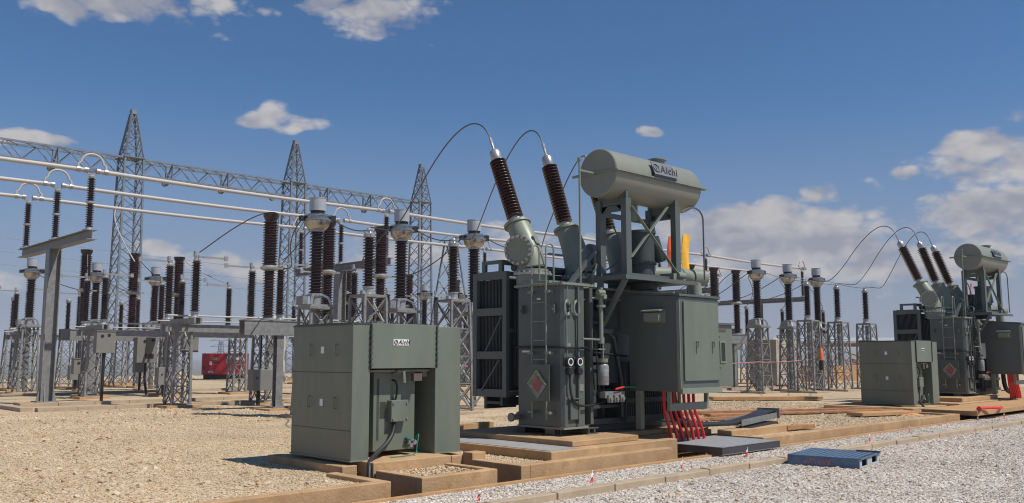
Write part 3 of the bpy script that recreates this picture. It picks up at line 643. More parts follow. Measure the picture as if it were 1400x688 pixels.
    for i in range(3): a.box(vx+.1+.15*i, vy-.06, .86, vx+.2+.15*i, vy-.02, .98); a.cyl((vx+.15+.15*i, vy-.09, .92), (vx+.15+.15*i, vy-.02, .92), .03, 10)
    a.build('relay_rack', 'galv', t)
    a = MB(); a.tube([(vx+.28, vy-.05, 1.07), (vx+.5, vy-.05, 1.1)], .016, 8); a.build('red_tag', 'red', t)
    a = MB(); a.tube([(vx+.5, vy-.05, 1.1), (vx+.85, vy-.02, 1.09), (vx+1.3, vy, 1.04)], .014, 8); a.build('earth_wire', 'teal', t)
    a = MB(); a.tube([(x0+1.95, y0-.3, .52), (x0+2.4, y0-.5, .5), (x0+2.7, y0-.4, .47)], .014, 8); a.build('earth_wire', 'teal', t)
    # triangular bracket
    a = MB()
    for bx in (11.2,):
        a.box(bx, 8.98, 2.84, bx+.06, 9.8, 2.92); a.box(bx, 9.5, 2.05, bx+.06, 9.6, 2.84); a.bar((bx+.03, 9.02, 2.84), (bx+.03, 9.52, 2.1), .06, .09, up=(1,0,0)); a.box(bx+.01, 9.25, 2.5, bx+.05, 9.5, 2.54)
    a.box(11.26, 9.0, 2.85, 13.25, 9.08, 2.91); a.box(11.2, 9.52, 1.98, 11.5, 9.98, 2.05); a.box(11.26, 9.84, 2.85, 13.25, 9.92, 2.91); a.build('platform_bracket', 'tankpaint_shade', t, split=False)
    a = MB(); a.box(11.27, 9.085, 2.86, 13.2, 9.835, 2.885); a.build('shading_deck', 'green_dark', t)  # plate added to keep the high sun out of the recess below
    a = MB(); yy = 9.62
    while yy < 9.95: a.box(11.35, yy, 1.15, 11.75, yy+.015, 2.45); yy += .05
    a.box(11.0, 9.75, .95, 11.75, 9.95, 1.05); a.box(11.05, 9.7, 1.5, 11.7, 9.9, 1.6); a.box(11.0, 9.6, .75, 11.75, 9.98, .8); xx = 11.8
    while xx < 13.1: a.box(xx, 9.5, .52, xx+.02, 9.95, 1.5); xx += .06
    a.box(11.78, 9.47, .5, 13.12, 9.5, .6); a.box(11.78, 9.47, .82, 13.12, 9.5, .9); a.build('darkening_fins', 'green_dark', t, split=False)  # dark fins added so the gap beside the cabinet reads as shade
    a = MB(); a.box(10.72, 9.72, .6, 11.3, 9.99, 1.45); a.box(10.75, 9.72, 1.62, 11.0, 9.95, 2.3); a.cyl((10.95, 9.66, 1.25), (10.95, 9.72, 1.25), .08, 14); a.box(11.05, 9.69, .7, 11.25, 9.72, .95); a.box(10.7, 9.6, .5, 12.9, 9.68, .58); a.tube([(10.75, 9.64, 2.2), (11.2, 9.6, 2.15), (11.6, 9.58, 1.9), (11.75, 9.55, 1.2), (11.75, 9.55, .6)], .03, 8); a.build('darkening_boxes', 'green_dark', t, split=False)  # dark boxes and pipe added to darken the sunlit tank front
    a = MB(); a.box(11.05, 9.68, 1.7, 11.3, 9.85, 2.35); a.cyl((11.15, 9.6, 2.0), (11.15, 9.68, 2.0), .07, 12); a.tube([(11.0, 9.7, 2.6), (11.4, 9.6, 2.6), (11.4, 9.6, 2.1)], .03, 8); a.build('darkening_case', 'green_dark', t)  # dark filler deepening the shade between tank and cabinet
    # conservator frame
    LX, LY, z0, z1 = (11.62, 13.02), (9.3, 9.86), 2.92, 4.26
    fr = MB()
    for xx in LX:
        for yy in LY: fr.box(xx-.07, yy-.055, z0, xx+.07, yy+.055, z1); fr.box(xx-.09, yy-.09, z0-.01, xx+.09, yy+.09, z0+.02)
        fr.box(xx-.03, LY[0]+.045, 4.05, xx+.03, LY[1]-.045, 4.15)
        fr.prism([(xx-.03, LY[0]-.03, 3.95), (xx-.03, LY[0]+.2, 4.16), (xx-.03, LY[1]-.2, 4.16), (xx-.03, LY[1]+.03, 3.95), (xx-.03, LY[1]+.03, 4.4), (xx-.03, LY[0]-.03, 4.4)], (.06, 0, 0))
        fr.bar((xx, LY[0], 3.0), (xx, LY[1]+.35, 2.95), .05)
    for yy in LY: fr.box(LX[0]+.07, yy-.03, 2.93, LX[1]-.07, yy+.03, 2.99)
    fr.box(LX[0]+.07, LY[1]-.03, 4.0, LX[1]-.07, LY[1]+.03, 4.08)
    fr.build('conservator_frame', 'tankpaint_shade', t, split=False)
    br = MB(); br.bar((LX[0]+.06, LY[0]-.05, 3.25), (LX[1]-.3, LY[0]-.05, 4.22), .012, .06, up=(0,1,0)); br.bar((LX[0]+.06, LY[0]-.062, 4.12), (LX[1]-.05, LY[0]-.062, 3.05), .012, .06, up=(0,1,0)); br.build('cross_brace', 'turret', t)
    cy, cz, cr, cx0, cx1 = 9.58, 4.67, .415, 11.22, 13.75
    co = MB(); co.lathe((cx0, cy, cz), (1,0,0), [(0, 0), (cr-.015, 0), (cr, .015), (cr, cx1-cx0-.12), (cr-.03, cx1-cx0-.05), (cr-.12, cx1-cx0), (0, cx1-cx0+.03)], 40)
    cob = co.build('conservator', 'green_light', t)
    for p_ in cob.data.polygons:
        if abs(p_.normal.x) > .9: p_.use_smooth = False
    co = MB(); co.box(cx0-.03, cy-cr-.045, cz-.012, cx1+.07, cy+cr+.045, cz+.012)
    xx = cx0+.05
    while xx < cx1: co.lathe((xx, cy-cr-.025, cz-.03), (0,0,-1), [(.012, -.015), (.012, .01), (0, .01)], 6, False); xx += .07
    co.cyl((cx0-.02, cy+cr-.02, cz), (cx0-.02, cy+cr+.12, cz), .025, 8); co.build('conservator_flange', 'turret', cob)
    co = MB(); co.cyl((12.9, cy, cz+cr-.02), (12.9, cy, cz+cr+.05), .13, 20); co.cyl((12.9, cy, cz+cr+.05), (12.9, cy, cz+cr+.075), .17, 20); co.build('hatch', 'turret', cob)
    # sign on the conservator, tilted with the shell
    n_ = Vector((0, -math.cos(R(22)), math.sin(R(22)))); u_ = Vector((1,0,0)); w_ = n_.cross(u_); w_ = w_ if w_.z > 0 else -w_
    sc = Vector((12.5, cy, cz)) + n_*(cr+.05)
    sg = MB(); hw, hh = .31, .125
    sg.prism([sc-u_*hw-w_*hh, sc+u_*hw-w_*hh, sc+u_*hw+w_*hh, sc-u_*hw+w_*hh], -n_*.012); so = sg.build('name_plate', 'plate', t)
    sg = MB(); sg.bar(sc-u_*.32-w_*.135-n_*.03, sc+u_*.32-w_*.135-n_*.03, .04, .05); sg.build('plate_bracket', 'ink', so)
    text_on('lettering', 'Aichi', .22, sc-u_*.13-w_*.075+n_*.002, u_, w_, 'ink', so, shear=.38, offset=.004)
    sg = MB(); c = sc-u_*.215+n_*.004
    sg.tube([c+(u_*math.cos(q*math.pi/12)+w_*math.sin(q*math.pi/12))*.075 for q in range(25)], .010, 6, False); sg.tube([c-w_*.035, c+w_*.035], .008, 6); sg.build('emblem', 'ink', so)
    # mast pipe, overflow pipe, elbow pipe, tap changer
    a = MB(); a.tube([(10.79, 9.6, 2.75), (10.79, 9.6, 4.83)], .018, 8); a.cyl((10.79, 9.6, 4.83), (10.79, 9.6, 4.87), .035, 8); a.bar((10.79, 9.6, 4.66), (11.25, 9.6, 4.66), .03); a.build('mast', 'turret', t)
    a = MB(); a.tube([(13.9, 9.3, 3.0), (13.9, 9.3, 4.1)] + bez((13.9, 9.3, 4.1), (13.9, 9.3, 4.35), (13.5, 9.3, 4.4), (13.3, 9.35, 4.2), 10)[1:], .016, 8); a.build('breather_pipe', 'tankpaint_shade', t)
    a = MB(); a.tube([(13.0, 9.95, 3.1), (13.6, 9.8, 3.12)] + bez((13.6, 9.8, 3.12), (14.1, 9.7, 3.12), (14.12, 9.68, 3.1), (14.12, 9.66, 2.7), 8)[1:], .13, 18); a.cyl((14.05, 9.7, 3.08), (14.35, 9.62, 3.08), .16, 18); a.build('elbow_pipe', 'turret', t)
    a = MB(); a.cyl((12.45, 9.62, 2.76), (12.45, 9.62, 3.75), .22, 22); a.cyl((12.45, 9.62, 3.2), (12.45, 9.62, 3.24), .26, 22); a.cyl((12.45, 9.62, 3.75), (12.45, 9.62, 3.8), .25, 22); a.cyl((13.2, 10.3, 2.76), (13.2, 10.3, 3.6), .24, 20); a.box(12.2, 10.0, 2.76, 13.4, 10.2, 3.05)
    a.cyl((12.7, 9.55, 3.7), (12.9, 9.55, 3.3), .1, 14); a.build('tap_changer', 'green_dark', t)
    a = MB(); a.box(12.8, 9.2, 2.93, 13.15, 9.5, 3.05); a.cyl((12.9, 9.2, 3.02), (13.1, 9.2, 3.02), .06, 12); a.box(12.3, 9.7, 4.0, 12.45, 9.75, 4.35); a.build('gas_relay', 'turret', t)
    a = MB(); a.tube(bez((11.0, 9.55, 2.78), (10.7, 9.3, 2.9), (11.1, 9.3, 3.3), (11.25, 9.9, 3.0), 14), .016, 8); a.tube(bez((12.0, 9.9, 3.9), (12.2, 9.8, 3.4), (12.3, 9.9, 3.3), (12.0, 10.1, 3.1), 12), .014, 8); a.tube([(10.9, 9.7, 2.78), (10.9, 9.7, 3.3), (11.2, 9.9, 3.4)], .014, 8)
    a.bar((10.9, 9.95, 2.78), (11.5, 9.9, 3.4), .07); a.build('small_pipework', 'tankpaint_shade', t)
    # bus duct rail at the back of the tank
    a = MB(); a.tube([(10.4, 10.9, 3.42), (13.6, 10.9, 3.42)], .02, 8)
    for xx in (10.7, 11.9, 13.3): a.tube([(xx, 10.9, 2.76), (xx, 10.9, 3.42)], .018, 8)
    a.build('guard_rail', 'alu', t)
    # control cabinet
    X, Y, zb2 = 11.8, 8.4, 1.03
    a = MB(); a.prism([(X, Y, zb2), (X, Y, 2.56), (X, 9.62, 2.66), (X, 9.62, 1.98), (X, 9.42, 1.98), (X, 9.42, zb2)], (1.13, 0, 0))
    cab = a.build('control_cabinet', 'tankpaint_shade', t, bevel=.008)
    a = MB(); a.prism([(X-.02, Y-.03, 2.563), (X-.02, Y-.03, 2.60), (X-.02, 9.65, 2.70), (X-.02, 9.65, 2.663)], (1.18, 0, 0)); a.build('cabinet_roof', 'tankpaint_shade', cab)
    a = MB(); a.box(X+.1, Y-.03, 1.20, X+1.09, Y-.002, 2.48); do = a.build('cabinet_door', 'green', t, bevel=.006)  # sunlit face: door keeps the undarkened paint
    for hx in (.42, .88):
        a = MB(); a.tube([(X+hx, Y-.04, 1.64), (X+hx, Y-.04, 1.84), (X+hx+.06, Y-.04, 1.84), (X+hx+.06, Y-.04, 1.76), (X+hx, Y-.04, 1.76)], .005, 6); a.build('door_handle', 'green_dark', do)
    a = MB(); a.bolts((X+.16, Y-.03, 1.3), (X+.16, Y-.03, 2.4), 12, .006, .004); a.bolts((X+.14, Y-.03, 1.22), (X+1.05, Y-.03, 1.22), 10, .006, .004); a.build('door_screw', 'green_light', do)
    a = MB(); a.box(X+.0, Y-.045, 1.0, X+1.13, Y-.002, 1.09); a.box(X-.012, Y-.02, zb2, X, Y+.04, 2.5); a.build('cabinet_trim', 'turret', cab)
    a = MB(); a.box(X-.02, 8.66, 2.14, X-.002, 9.02, 2.36); a.box(X-.14, 8.7, 2.16, X-.02, 9.0, 2.30); a.prism([(X-.17, 8.66, 2.32), (X-.02, 8.66, 2.35), (X-.02, 8.66, 2.37), (X-.17, 8.66, 2.34)], (0, .38, 0)); a.build('vent_hood', 'turret', cab)
    a = MB(); a.box(X+.02, 8.62, .72, X+1.12, 8.68, .84)
    for xx in (X+.02, X+1.06): a.box(xx, 8.62, .84, xx+.06, 8.68, 1.03)
    a.box(X+.3, 8.63, .84, X+.34, 8.67, 1.03)
    a.box(X+.0, 9.2, .4, X+.1, 9.3, 1.03); a.build('cable_support', 'turret', t)
    a = MB()
    for xx in (X+.85, X+1.0): a.tube(bez((xx, 9.25, 1.03), (xx+.02, 9.25, .55), (xx+.15, 9.22, .42), (xx+.75, 9.2, .41), 12), .045, 10)
    a.build('black_cable', 'black', t)
    # second cabinet at the far end
    X2, Y2 = 14.9, 9.6
    a = MB(); a.box(X2-.35, Y2, 1.02, X2+.35, Y2+.5, 2.2); c2 = a.build('end_cabinet', 'green', t, bevel=.008)
    a = MB(); a.box(X2-.38, Y2-.04, 2.2, X2+.38, Y2+.53, 2.24); a.build('cabinet_roof', 'tankpaint_shade', c2)
    a = MB(); a.lathe((X2+.0, Y2-.004, 1.66), (0,-1,0), [(.0, 0)], 4)
    a.box(X2-.07, Y2-.012, 1.5, X2+.07, Y2-.002, 1.86); a.build('window_pane', 'glass', c2)
    a = MB(); a.box(X2-.1, Y2-.016, 1.47, X2-.07, Y2-.002, 1.89); a.box(X2+.07, Y2-.016, 1.47, X2+.1, Y2-.002, 1.89); a.box(X2-.07, Y2-.016, 1.86, X2+.07, Y2-.002, 1.89); a.box(X2-.07, Y2-.016, 1.47, X2+.07, Y2-.002, 1.5); a.build('window_frame', 'turret', c2)
    a = MB(); a.box(X2-.14, Y2-.014, 2.08, X2+.12, Y2-.002, 2.14); a.build('name_plate', 'brown', c2)
    a = MB(); a.box(X2-.18, Y2-.03, 1.95, X2-.13, Y2-.002, 1.98); a.box(X2-.18, Y2-.03, 1.36, X2-.13, Y2-.002, 1.39); a.build('door_handle', 'ink', c2)
    a = MB(); a.box(X2-1.05, Y2+.1, 1.1, X2-.35, Y2+.4, 1.3); a.box(X2-1.05, Y2+.1, 1.9, X2-.35, Y2+.4, 2.0); a.build('cabinet_mount', 'tankpaint_shade', c2)
    return t
T1 = make_transformer()
# red cables from the cabinet into the grate: things of their own
names = ['leftmost of the red cables dropping from the cabinet', 'second red cable from the left under the cabinet', 'third red cable from the left under the cabinet', 'middle one of the seven red cables', 'third red cable from the right under the cabinet', 'second red cable from the right under the cabinet', 'rightmost of the red cables dropping from the cabinet']
for i in range(7):
    xt = 12.03+.14*i; xb = 12.28+.155*i; yy = 8.9
    a = MB(); a.tube([(xt, yy, 1.035), (xt+.01, yy, .8)] + bez((xt+.01, yy, .8), (xt+.02, yy, .6), (xb-.06, yy+.02, .45), (xb, yy+.03, .188), 8)[1:], .026, 10)
    solo(a, 'red_cable', 'red', (xb, yy, .188), names[i], 'cable', 'red power cables under the cabinet')
far_names = ['first', 'second', 'third', 'fourth', 'fifth', 'sixth', 'last']
for i, o in enumerate([o for o in list(COL.objects) if o.name.startswith('red_cable')]):
    c = o.copy(); COL.objects.link(c); c.location = (o.location.x+18.1, o.location.y+.35, o.location.z+.1); c['label'] = '%s red cable from the left below the far transformer cabinet, right edge' % far_names[i]
    c['group'] = 'red power cables under the far cabinet'
# ---- second transformer and housing, further along the same row
DX, DY = 18.1, .35
H2 = copy_tree(H1, loc=(H1.location.x+DX, H1.location.y+DY, H1.location.z), label='smaller looking grey green steel housing standing beside the far transformer at right')
H1['label'] = 'grey green steel housing with white name plate, nearest the camera'
T2 = copy_tree(T1, loc=(TX0+DX, TY0+DY, 0.38), label='far grey green power transformer at the right edge with three leaning bushings')
# ---- loose items at the near transformer
a = MB()
for (xa, ya, za, xb, yb, zb_, nm) in ((14.3, 10.15, 4.05, 14.62, 10.15, 3.1, 0),):
    pass
def cloth(x0, x1, y, z0, z1, m, name, label):
    mb = MB(); n, k_ = 10, 5; vs = []
    for sgn in (0, 1):
        for i in range(n+1):
            for j in range(k_+1):
                f, h_ = i/n, j/k_
                vs.append((x0+(x1-x0)*h_+.012*math.sin(f*7), y+.02*math.sin(h_*6+f*4)+.01*sgn, z0+(z1-z0)*f))
    o = (n+1)*(k_+1)
    for i in range(n):
        for j in range(k_):
            q = i*(k_+1)+j; mb_f = (q, q+1, q+k_+2, q+k_+1); mb.f.append(mb_f); mb.s.append(True); mb.f.append(tuple(o+w for w in mb_f[::-1])); mb.s.append(True)
    mb.v = vs
    return solo(mb, name, m, (x0, y, z0), label, 'cloth')
cloth(14.72, 14.96, 10.35, 3.02, 4.05, 'orange', 'cloth_strip', 'bright orange cloth hanging behind the near conservator frame')
cloth(14.38, 14.52, 10.45, 3.3, 3.98, 'orange_red', 'cloth_strip', 'darker red orange cloth beside the bright orange one, near transformer')
cloth(32.35, 32.65, 10.7, 3.2, 4.05, 'orange', 'cloth_strip', 'bright orange cloth on the far transformer')
cloth(31.95, 32.1, 10.8, 3.3, 4.05, 'orange_red', 'cloth_strip', 'red orange cloth beside the bright one on the far transformer')
# cable ladder with black cables
cl = thing('cable_tray', (13.9, 8.85, .3), 'galvanised cable tray with black cables resting on the concrete wall', 'cable tray')
A0, A1 = Vector((14.55, 9.02, .37)), Vector((16.5, 9.4, .41)); dd = (A1-A0).normalized(); ss = Vector((-dd.y, dd.x, 0))
a = MB(); a.bar(A0, A1, .02, .11); a.bar(A0+ss*.34, A1+ss*.34, .02, .11)
for i in range(9): c = A0.lerp(A1, i/8); a.bar(c+Vector((0,0,-.04)), c+ss*.34+Vector((0,0,-.04)), .04, .015)
a.bar(A1+ss*-.06+Vector((0,0,.04)), A1+ss*.4+Vector((0,0,.04)), .03, .2); a.build('tray', 'galv', cl)
a = MB(); a.bar(A0+dd*.1+Vector((0,0,-.12)), A0+dd*1.6+Vector((0,0,-.12)), .3, .07); a.build('tray_support', 'black', cl)
for i in range(4):
    o_ = ss*(.06+.075*i); a = MB(); a.tube([(12.75+.1*i, 9.05+.05*i, .42), A0+o_+Vector((-.3, 0, 0)), A0+o_+Vector((.2, 0, .01)), A0.lerp(A1, .55)+o_+Vector((0,0,.03)), A0.lerp(A1, .8)+o_+Vector((0,0,.08)), A1+o_+Vector((-.04,0,.08))], .035, 10); a.build('cable', 'black', cl)
a = MB(); a.tube(bez((23.6, 7.95, .30), (24.0, 8.0, .34), (24.4, 7.6, .3), (25.2, 7.95, .29), 14) , .035, 10)
a.cyl((23.55, 7.93, .31), (23.7, 7.97, .31), .06, 10); solo(a, 'hose', 'red', (23.6, 7.95, .27), 'red hose lying on the thin cover slab at right', 'hose')

# ------------------------------------------------------------------ lattice builder
def lattice(mb, cx, cy, z0, z1, wb, wt, n, leg=.05, br=.03, rot=0.0, horiz=True):
    def c(k_, f):
        w = (wb+(wt-wb)*f)/2; sx, sy = ((-1,-1),(1,-1),(1,1),(-1,1))[k_ % 4]
        x_, y_ = sx*w, sy*w; cr_, sr = math.cos(rot), math.sin(rot)
        return Vector((cx+x_*cr_-y_*sr, cy+x_*sr+y_*cr_, z0+(z1-z0)*f))
    for k_ in range(4): mb.bar(c(k_, 0), c(k_, 1), leg, leg)
    for i in range(n):
        f0, f1 = i/n, (i+1)/n
        for k_ in range(4):
            mb.bar(c(k_, f0), c(k_+1, f1), br, br*.5); mb.bar(c(k_+1, f0), c(k_, f1), br, br*.5)
            if horiz and i: mb.bar(c(k_, f0), c(k_+1, f0), br, br*.6)
    return mb
def foot(mb, cx, cy, w=1.0, h=.09): mb.box(cx-w/2, cy-w/2, YZ-.1, cx+w/2, cy+w/2, YZ+h); return mb

# ---- instrument transformers with bowl heads on lattice stands
def make_ct(x, y, label, group, hoff=0.0, dark=False):
    t = thing('current_transformer', (x, y, YZ), label, 'current transformer', group)
    foot(MB(), x, y, 1.1, .07).build('footing', 'kerb', t, bevel=.01)
    st = lattice(MB(), x, y, YZ+.07, 2.72, .7, .54, 4, .06, .038, .0); st.box(x-.36, y-.36, 2.72, x+.36, y+.36, 2.78); st.cyl((x, y, YZ+.07), (x, y, 2.7), .09, 12); st.build('lattice_stand', 'galv', t)
    a = MB(); a.box(x-.3, y-.3, 2.78, x+.3, y+.3, 2.83); a.lathe((x, y, 2.83), (0,0,1), [(.13, 0), (.13, .2), (.17, .22), (.17, .27)], 20)
    for sx, sy in ((-1,-1),(1,-1),(1,1),(-1,1)): a.bar((x+sx*.28, y+sy*.28, 2.82), (x+sx*.22, y+sy*.22, 3.0), .05); a.bar((x+sx*.22, y+sy*.22, 3.0), (x+sx*.1, y+sy*.1, 3.08), .05)
    a.build('base', 'alu_head', t)
    a = MB(); a.box(x-.44, y-.16, 2.82, x-.3, y+.14, 3.02); a.build('terminal_box', 'galv', t)
    a = MB(); a.lathe((x, y, 3.1), (0,0,1), sheds(1.5, .115, .178, .072), 18); a.build('porcelain', 'porcelain_dark', t)
    a = MB(); a.lathe((x, y, 4.58), (0,0,1), [(.14, 0), (.17, .02), (.17, .06), (.23, .1), (.285, .18), (.30, .28), (.34, .29), (.34, .325), (.30, .33), (.30, .39), (.33, .395), (.33, .42), (.24, .46), (.16, .475)], 26); a.build('bowl_head', 'bowl', t)
    a = MB(); a.lathe((x, y, 5.05), (0,0,1), [(.17, 0), (.17, .08)], 20); a.build('neck_band', 'black', t)
    a = MB(); a.lathe((x, y, 5.12), (0,0,1), [(.0, 0), (.2, .0), (.2, .30), (.208, .302), (.208, .32), (.0, .325)], 30, False); a.build('expansion_cap', 'cap', t)
    a = MB(); a.box(x+.24, y-.2, 4.86, x+.4, y-.02, 5.02); a.box(x-.42, y+.04, 4.86, x-.27, y+.16, 4.98); a.build('terminal', 'black', t)
    return t
CT = []
G = 'current transformers with bowl heads on lattice stands'
c0 = make_ct(11.4, 18.7, 'bowl headed current transformer rising behind the near green housing, leftmost of three', G)
for (x, y, lb) in [(13.95, 18.7, 'bowl headed current transformer in the middle behind the near green housing'), (16.5, 18.7, 'bowl headed current transformer beside the radiator of the near transformer'),
                   (31.6, 18.7, 'bowl headed current transformer, first to the right of the near transformer'), (34.1, 18.7, 'bowl headed current transformer in front of the wrapped crate'), (36.6, 18.7, 'bowl headed current transformer, third to the right of the near transformer'),
                   (10.5, 38.3, 'distant bowl headed current transformer left of the steel bus support post'), (12.95, 38.3, 'distant bowl headed current transformer just right of the steel bus support post'), (15.4, 38.3, 'distant bowl headed current transformer between two breaker poles at left'),
                   (29.8, 37.8, 'small distant bowl headed current transformer above the near green housing'), (32.3, 37.8, 'small distant bowl headed current transformer left of the radiator')]:
    copy_tree(c0, loc=(x, y, YZ), label=lb)

# ---- surge arresters / post units on lattice stands
def make_sa(x, y, label, group):
    t = thing('surge_arrester', (x, y, YZ), label, 'surge arrester', group)
    foot(MB(), x, y, 1.15, .07).build('footing', 'kerb', t, bevel=.01)
    st = lattice(MB(), x, y, YZ+.07, 2.98, .72, .6, 4, .06, .038, 0); st.box(x-.32, y-.32, 2.98, x+.32, y+.32, 3.04); st.cyl((x+.05, y, 1.2), (x+.05, y, 2.95), .08, 10); st.build('lattice_stand', 'galv', t)
    a = MB(); a.lathe((x, y, 3.04), (0,0,1), [(.16, 0), (.16, .03), (.12, .05), (.12, .16), (.14, .17), (.14, .2)], 16); a.box(x-.2, y-.06, 3.04, x-.12, y+.06, 3.14); a.build('base', 'alu_head', t)
    a = MB(); a.lathe((x, y, 3.24), (0,0,1), sheds(1.16, .09, .152, .068), 18); a.build('porcelain', 'porcelain_dark', t)
    a = MB(); a.lathe((x, y, 4.4), (0,0,1), [(.1, 0), (.14, .02), (.14, .1), (.08, .12), (.06, .16), (.08, .2), (.05, .25), (.0, .26)], 16); a.box(x-.14, y-.03, 4.52, x+.14, y+.03, 4.55); a.build('cap', 'alu_head', t)
    return t
G = 'surge arresters on lattice stands'
s0 = make_sa(12.1, 17.5, 'surge arrester between the first two bowl headed units behind the near green housing', G)
for (x, y, lb) in [(14.73, 17.5, 'surge arrester on lattice stand between the near green housing and the radiator'), (33.4, 17.5, 'surge arrester with an orange cone on its stand'), (36.0, 17.5, 'surge arrester in the gap between the third bowl headed unit and the far transformer'), (38.7, 17.5, 'surge arrester just left of the far radiator')]:
    copy_tree(s0, loc=(x, y, YZ), label=lb)

# ---- slender posts on lattice stands
def make_post(x, y, zt, label, group):
    t = thing('post_insulator', (x, y, YZ), label, 'insulator', group)
    foot(MB(), x, y, 1.0, .06).build('footing', 'footing', t, bevel=.01)
    zs = zt-1.55; st = lattice(MB(), x, y, YZ+.06, zs, .6, .45, 4, .05, .034, 0); st.box(x-.26, y-.26, zs, x+.26, y+.26, zs+.05); st.build('lattice_stand', 'galv', t)
    a = MB(); a.lathe((x, y, zs+.05), (0,0,1), [(.12, 0), (.12, .05), (.09, .1)], 12); a.lathe((x, y, zt-.2), (0,0,1), [(.09, 0), (.11, .02), (.13, .1), (.1, .17), (.0, .2)], 14); a.build('cap', 'alu_head', t)
    a = MB(); a.lathe((x, y, zs+.15), (0,0,1), sheds(1.2, .075, .125, .06), 12); a.build('porcelain', 'porcelain_dark', t)
    return t
G = 'slender post insulators on lattice stands'
q0 = make_post(11.4, 44, 4.25, 'slender post insulator at the far left edge, beyond the bowl headed unit', G)
for (x, y, lb) in [(13.7, 44, 'slender post insulator right of the steel bus support post, far row'), (16.1, 44, 'slender post insulator far behind the first breaker pole'), (8.6, 42.5, 'slender post insulator at the very left edge of the picture'),
                   (41.5, 25.2, 'slender post insulator behind the first bowl headed unit right of the near transformer'), (45.2, 25.2, 'slender post insulator behind the wrapped crate'), (47.6, 24.0, 'slender post insulator behind the third bowl headed unit at right'),
                   (29.0, 33.5, 'slender post insulator left of the small distant bowl headed unit above the near green housing'), (31.4, 41, 'slender post insulator between the two small distant bowl headed units')]:
    copy_tree(q0, loc=(x, y, YZ), label=lb)

# ---- circuit breakers: three poles on a beam
def make_breaker(x, y, sp, label, cab=True, top=5.5):
    t = thing('circuit_breaker', (x, y, YZ), label, 'circuit breaker', 'three pole circuit breakers')
    b = MB(); b.box(x-.75, y-.16, 2.16, x+2*sp+.75, y-.12, 2.56); b.box(x-.75, y+.12, 2.16, x+2*sp+.75, y+.16, 2.56); b.box(x-.75, y-.18, 2.54, x+2*sp+.75, y+.18, 2.57); b.build('beam', 'galv', t)
    for xx in (x+.35, x+2*sp-.35):
        c = MB(); c.box(xx-.1, y-.1, YZ+.08, xx+.1, y-.085, 2.16); c.box(xx-.1, y+.085, YZ+.08, xx+.1, y+.1, 2.16); c.box(xx-.01, y-.085, YZ+.08, xx+.01, y+.085, 2.16); c.box(xx-.22, y-.22, YZ+.06, xx+.22, y+.22, YZ+.09)
        for s_ in (-1, 1): c.prism([(xx+s_*.1, y, YZ+.09), (xx+s_*.22, y, YZ+.09), (xx+s_*.1, y, YZ+.3)], (0, .012, 0))
        c.build('column', 'galv', t)
        foot(MB(), xx, y, .95, .055).build('footing', 'footing', t, bevel=.01)
    for i in range(3):
        px = x+i*sp
        a = MB(); a.lathe((px, y, 2.66), (0,0,1), sheds(1.24, .115, .172, .07), 18); a.lathe((px, y, 4.08), (0,0,1), sheds(top-4.28, .15, .207, .07), 18); a.build('porcelain', 'porcelain', t)
        a = MB(); a.lathe((px, y, 2.57), (0,0,1), [(.2, 0), (.2, .04), (.14, .06), (.12, .1)], 16); a.lathe((px, y, 3.9), (0,0,1), [(.13, 0), (.17, .02), (.24, .06), (.25, .11), (.19, .16), (.16, .19)], 18); a.box(px+.2, y-.04, 3.98, px+.42, y+.04, 4.02); a.build('joint_flange', 'alu_head', t)
        a = MB(); a.lathe((px, y, top-.2), (0,0,1), [(.15, 0), (.2, .1), (.21, .14), (.21, .2), (0, .2)], 18); a.box(px-.05, y-.3, top-.03, px+.05, y-.1, top-.01); a.build('pole_head', 'porcelain_dark', t)
    if cab:
        cx = x+sp+.55
        a = MB(); a.box(cx-.5, y-.55, 1.35, cx+.25, y-.18, 2.3); cb = a.build('control_box', 'grey_box', t, bevel=.01)
        a = MB(); a.cyl((cx-.22, y-.57, 2.16), (cx-.22, y-.55, 2.16), .055, 12); a.cyl((cx+.08, y-.57, 2.2), (cx+.08, y-.55, 2.2), .055, 12); a.box(cx-.18, y-.565, 1.52, cx-.02, y-.552, 1.68); a.box(cx+.01, y-.565, 1.52, cx+.13, y-.552, 1.68); a.build('dial', 'ink', cb)
        a = MB(); a.tube([(cx-.1, y-.4, 1.35), (cx-.12, y-.4, .8), (cx-.02, y-.4, .15)], .045, 10); a.build('cable', 'black', cb)
    return t
make_breaker(11.95, 22, 1.85, 'circuit breaker with three tall brown poles behind the near green housing', cab=False)
make_breaker(31.8, 22, 1.8, 'circuit breaker with three tall brown poles right of the near control cabinet', cab=False)
make_breaker(11.2, 34.3, 1.75, 'circuit breaker with three tall brown poles and grey control box at far left')
make_breaker(29.5, 34.8, 1.75, 'distant circuit breaker mostly hidden behind the near power transformer', cab=False)

make_breaker(22.6, 34.3, 1.75, 'circuit breaker in the gap between the near green housing and the rightmost gantry tower', cab=False)

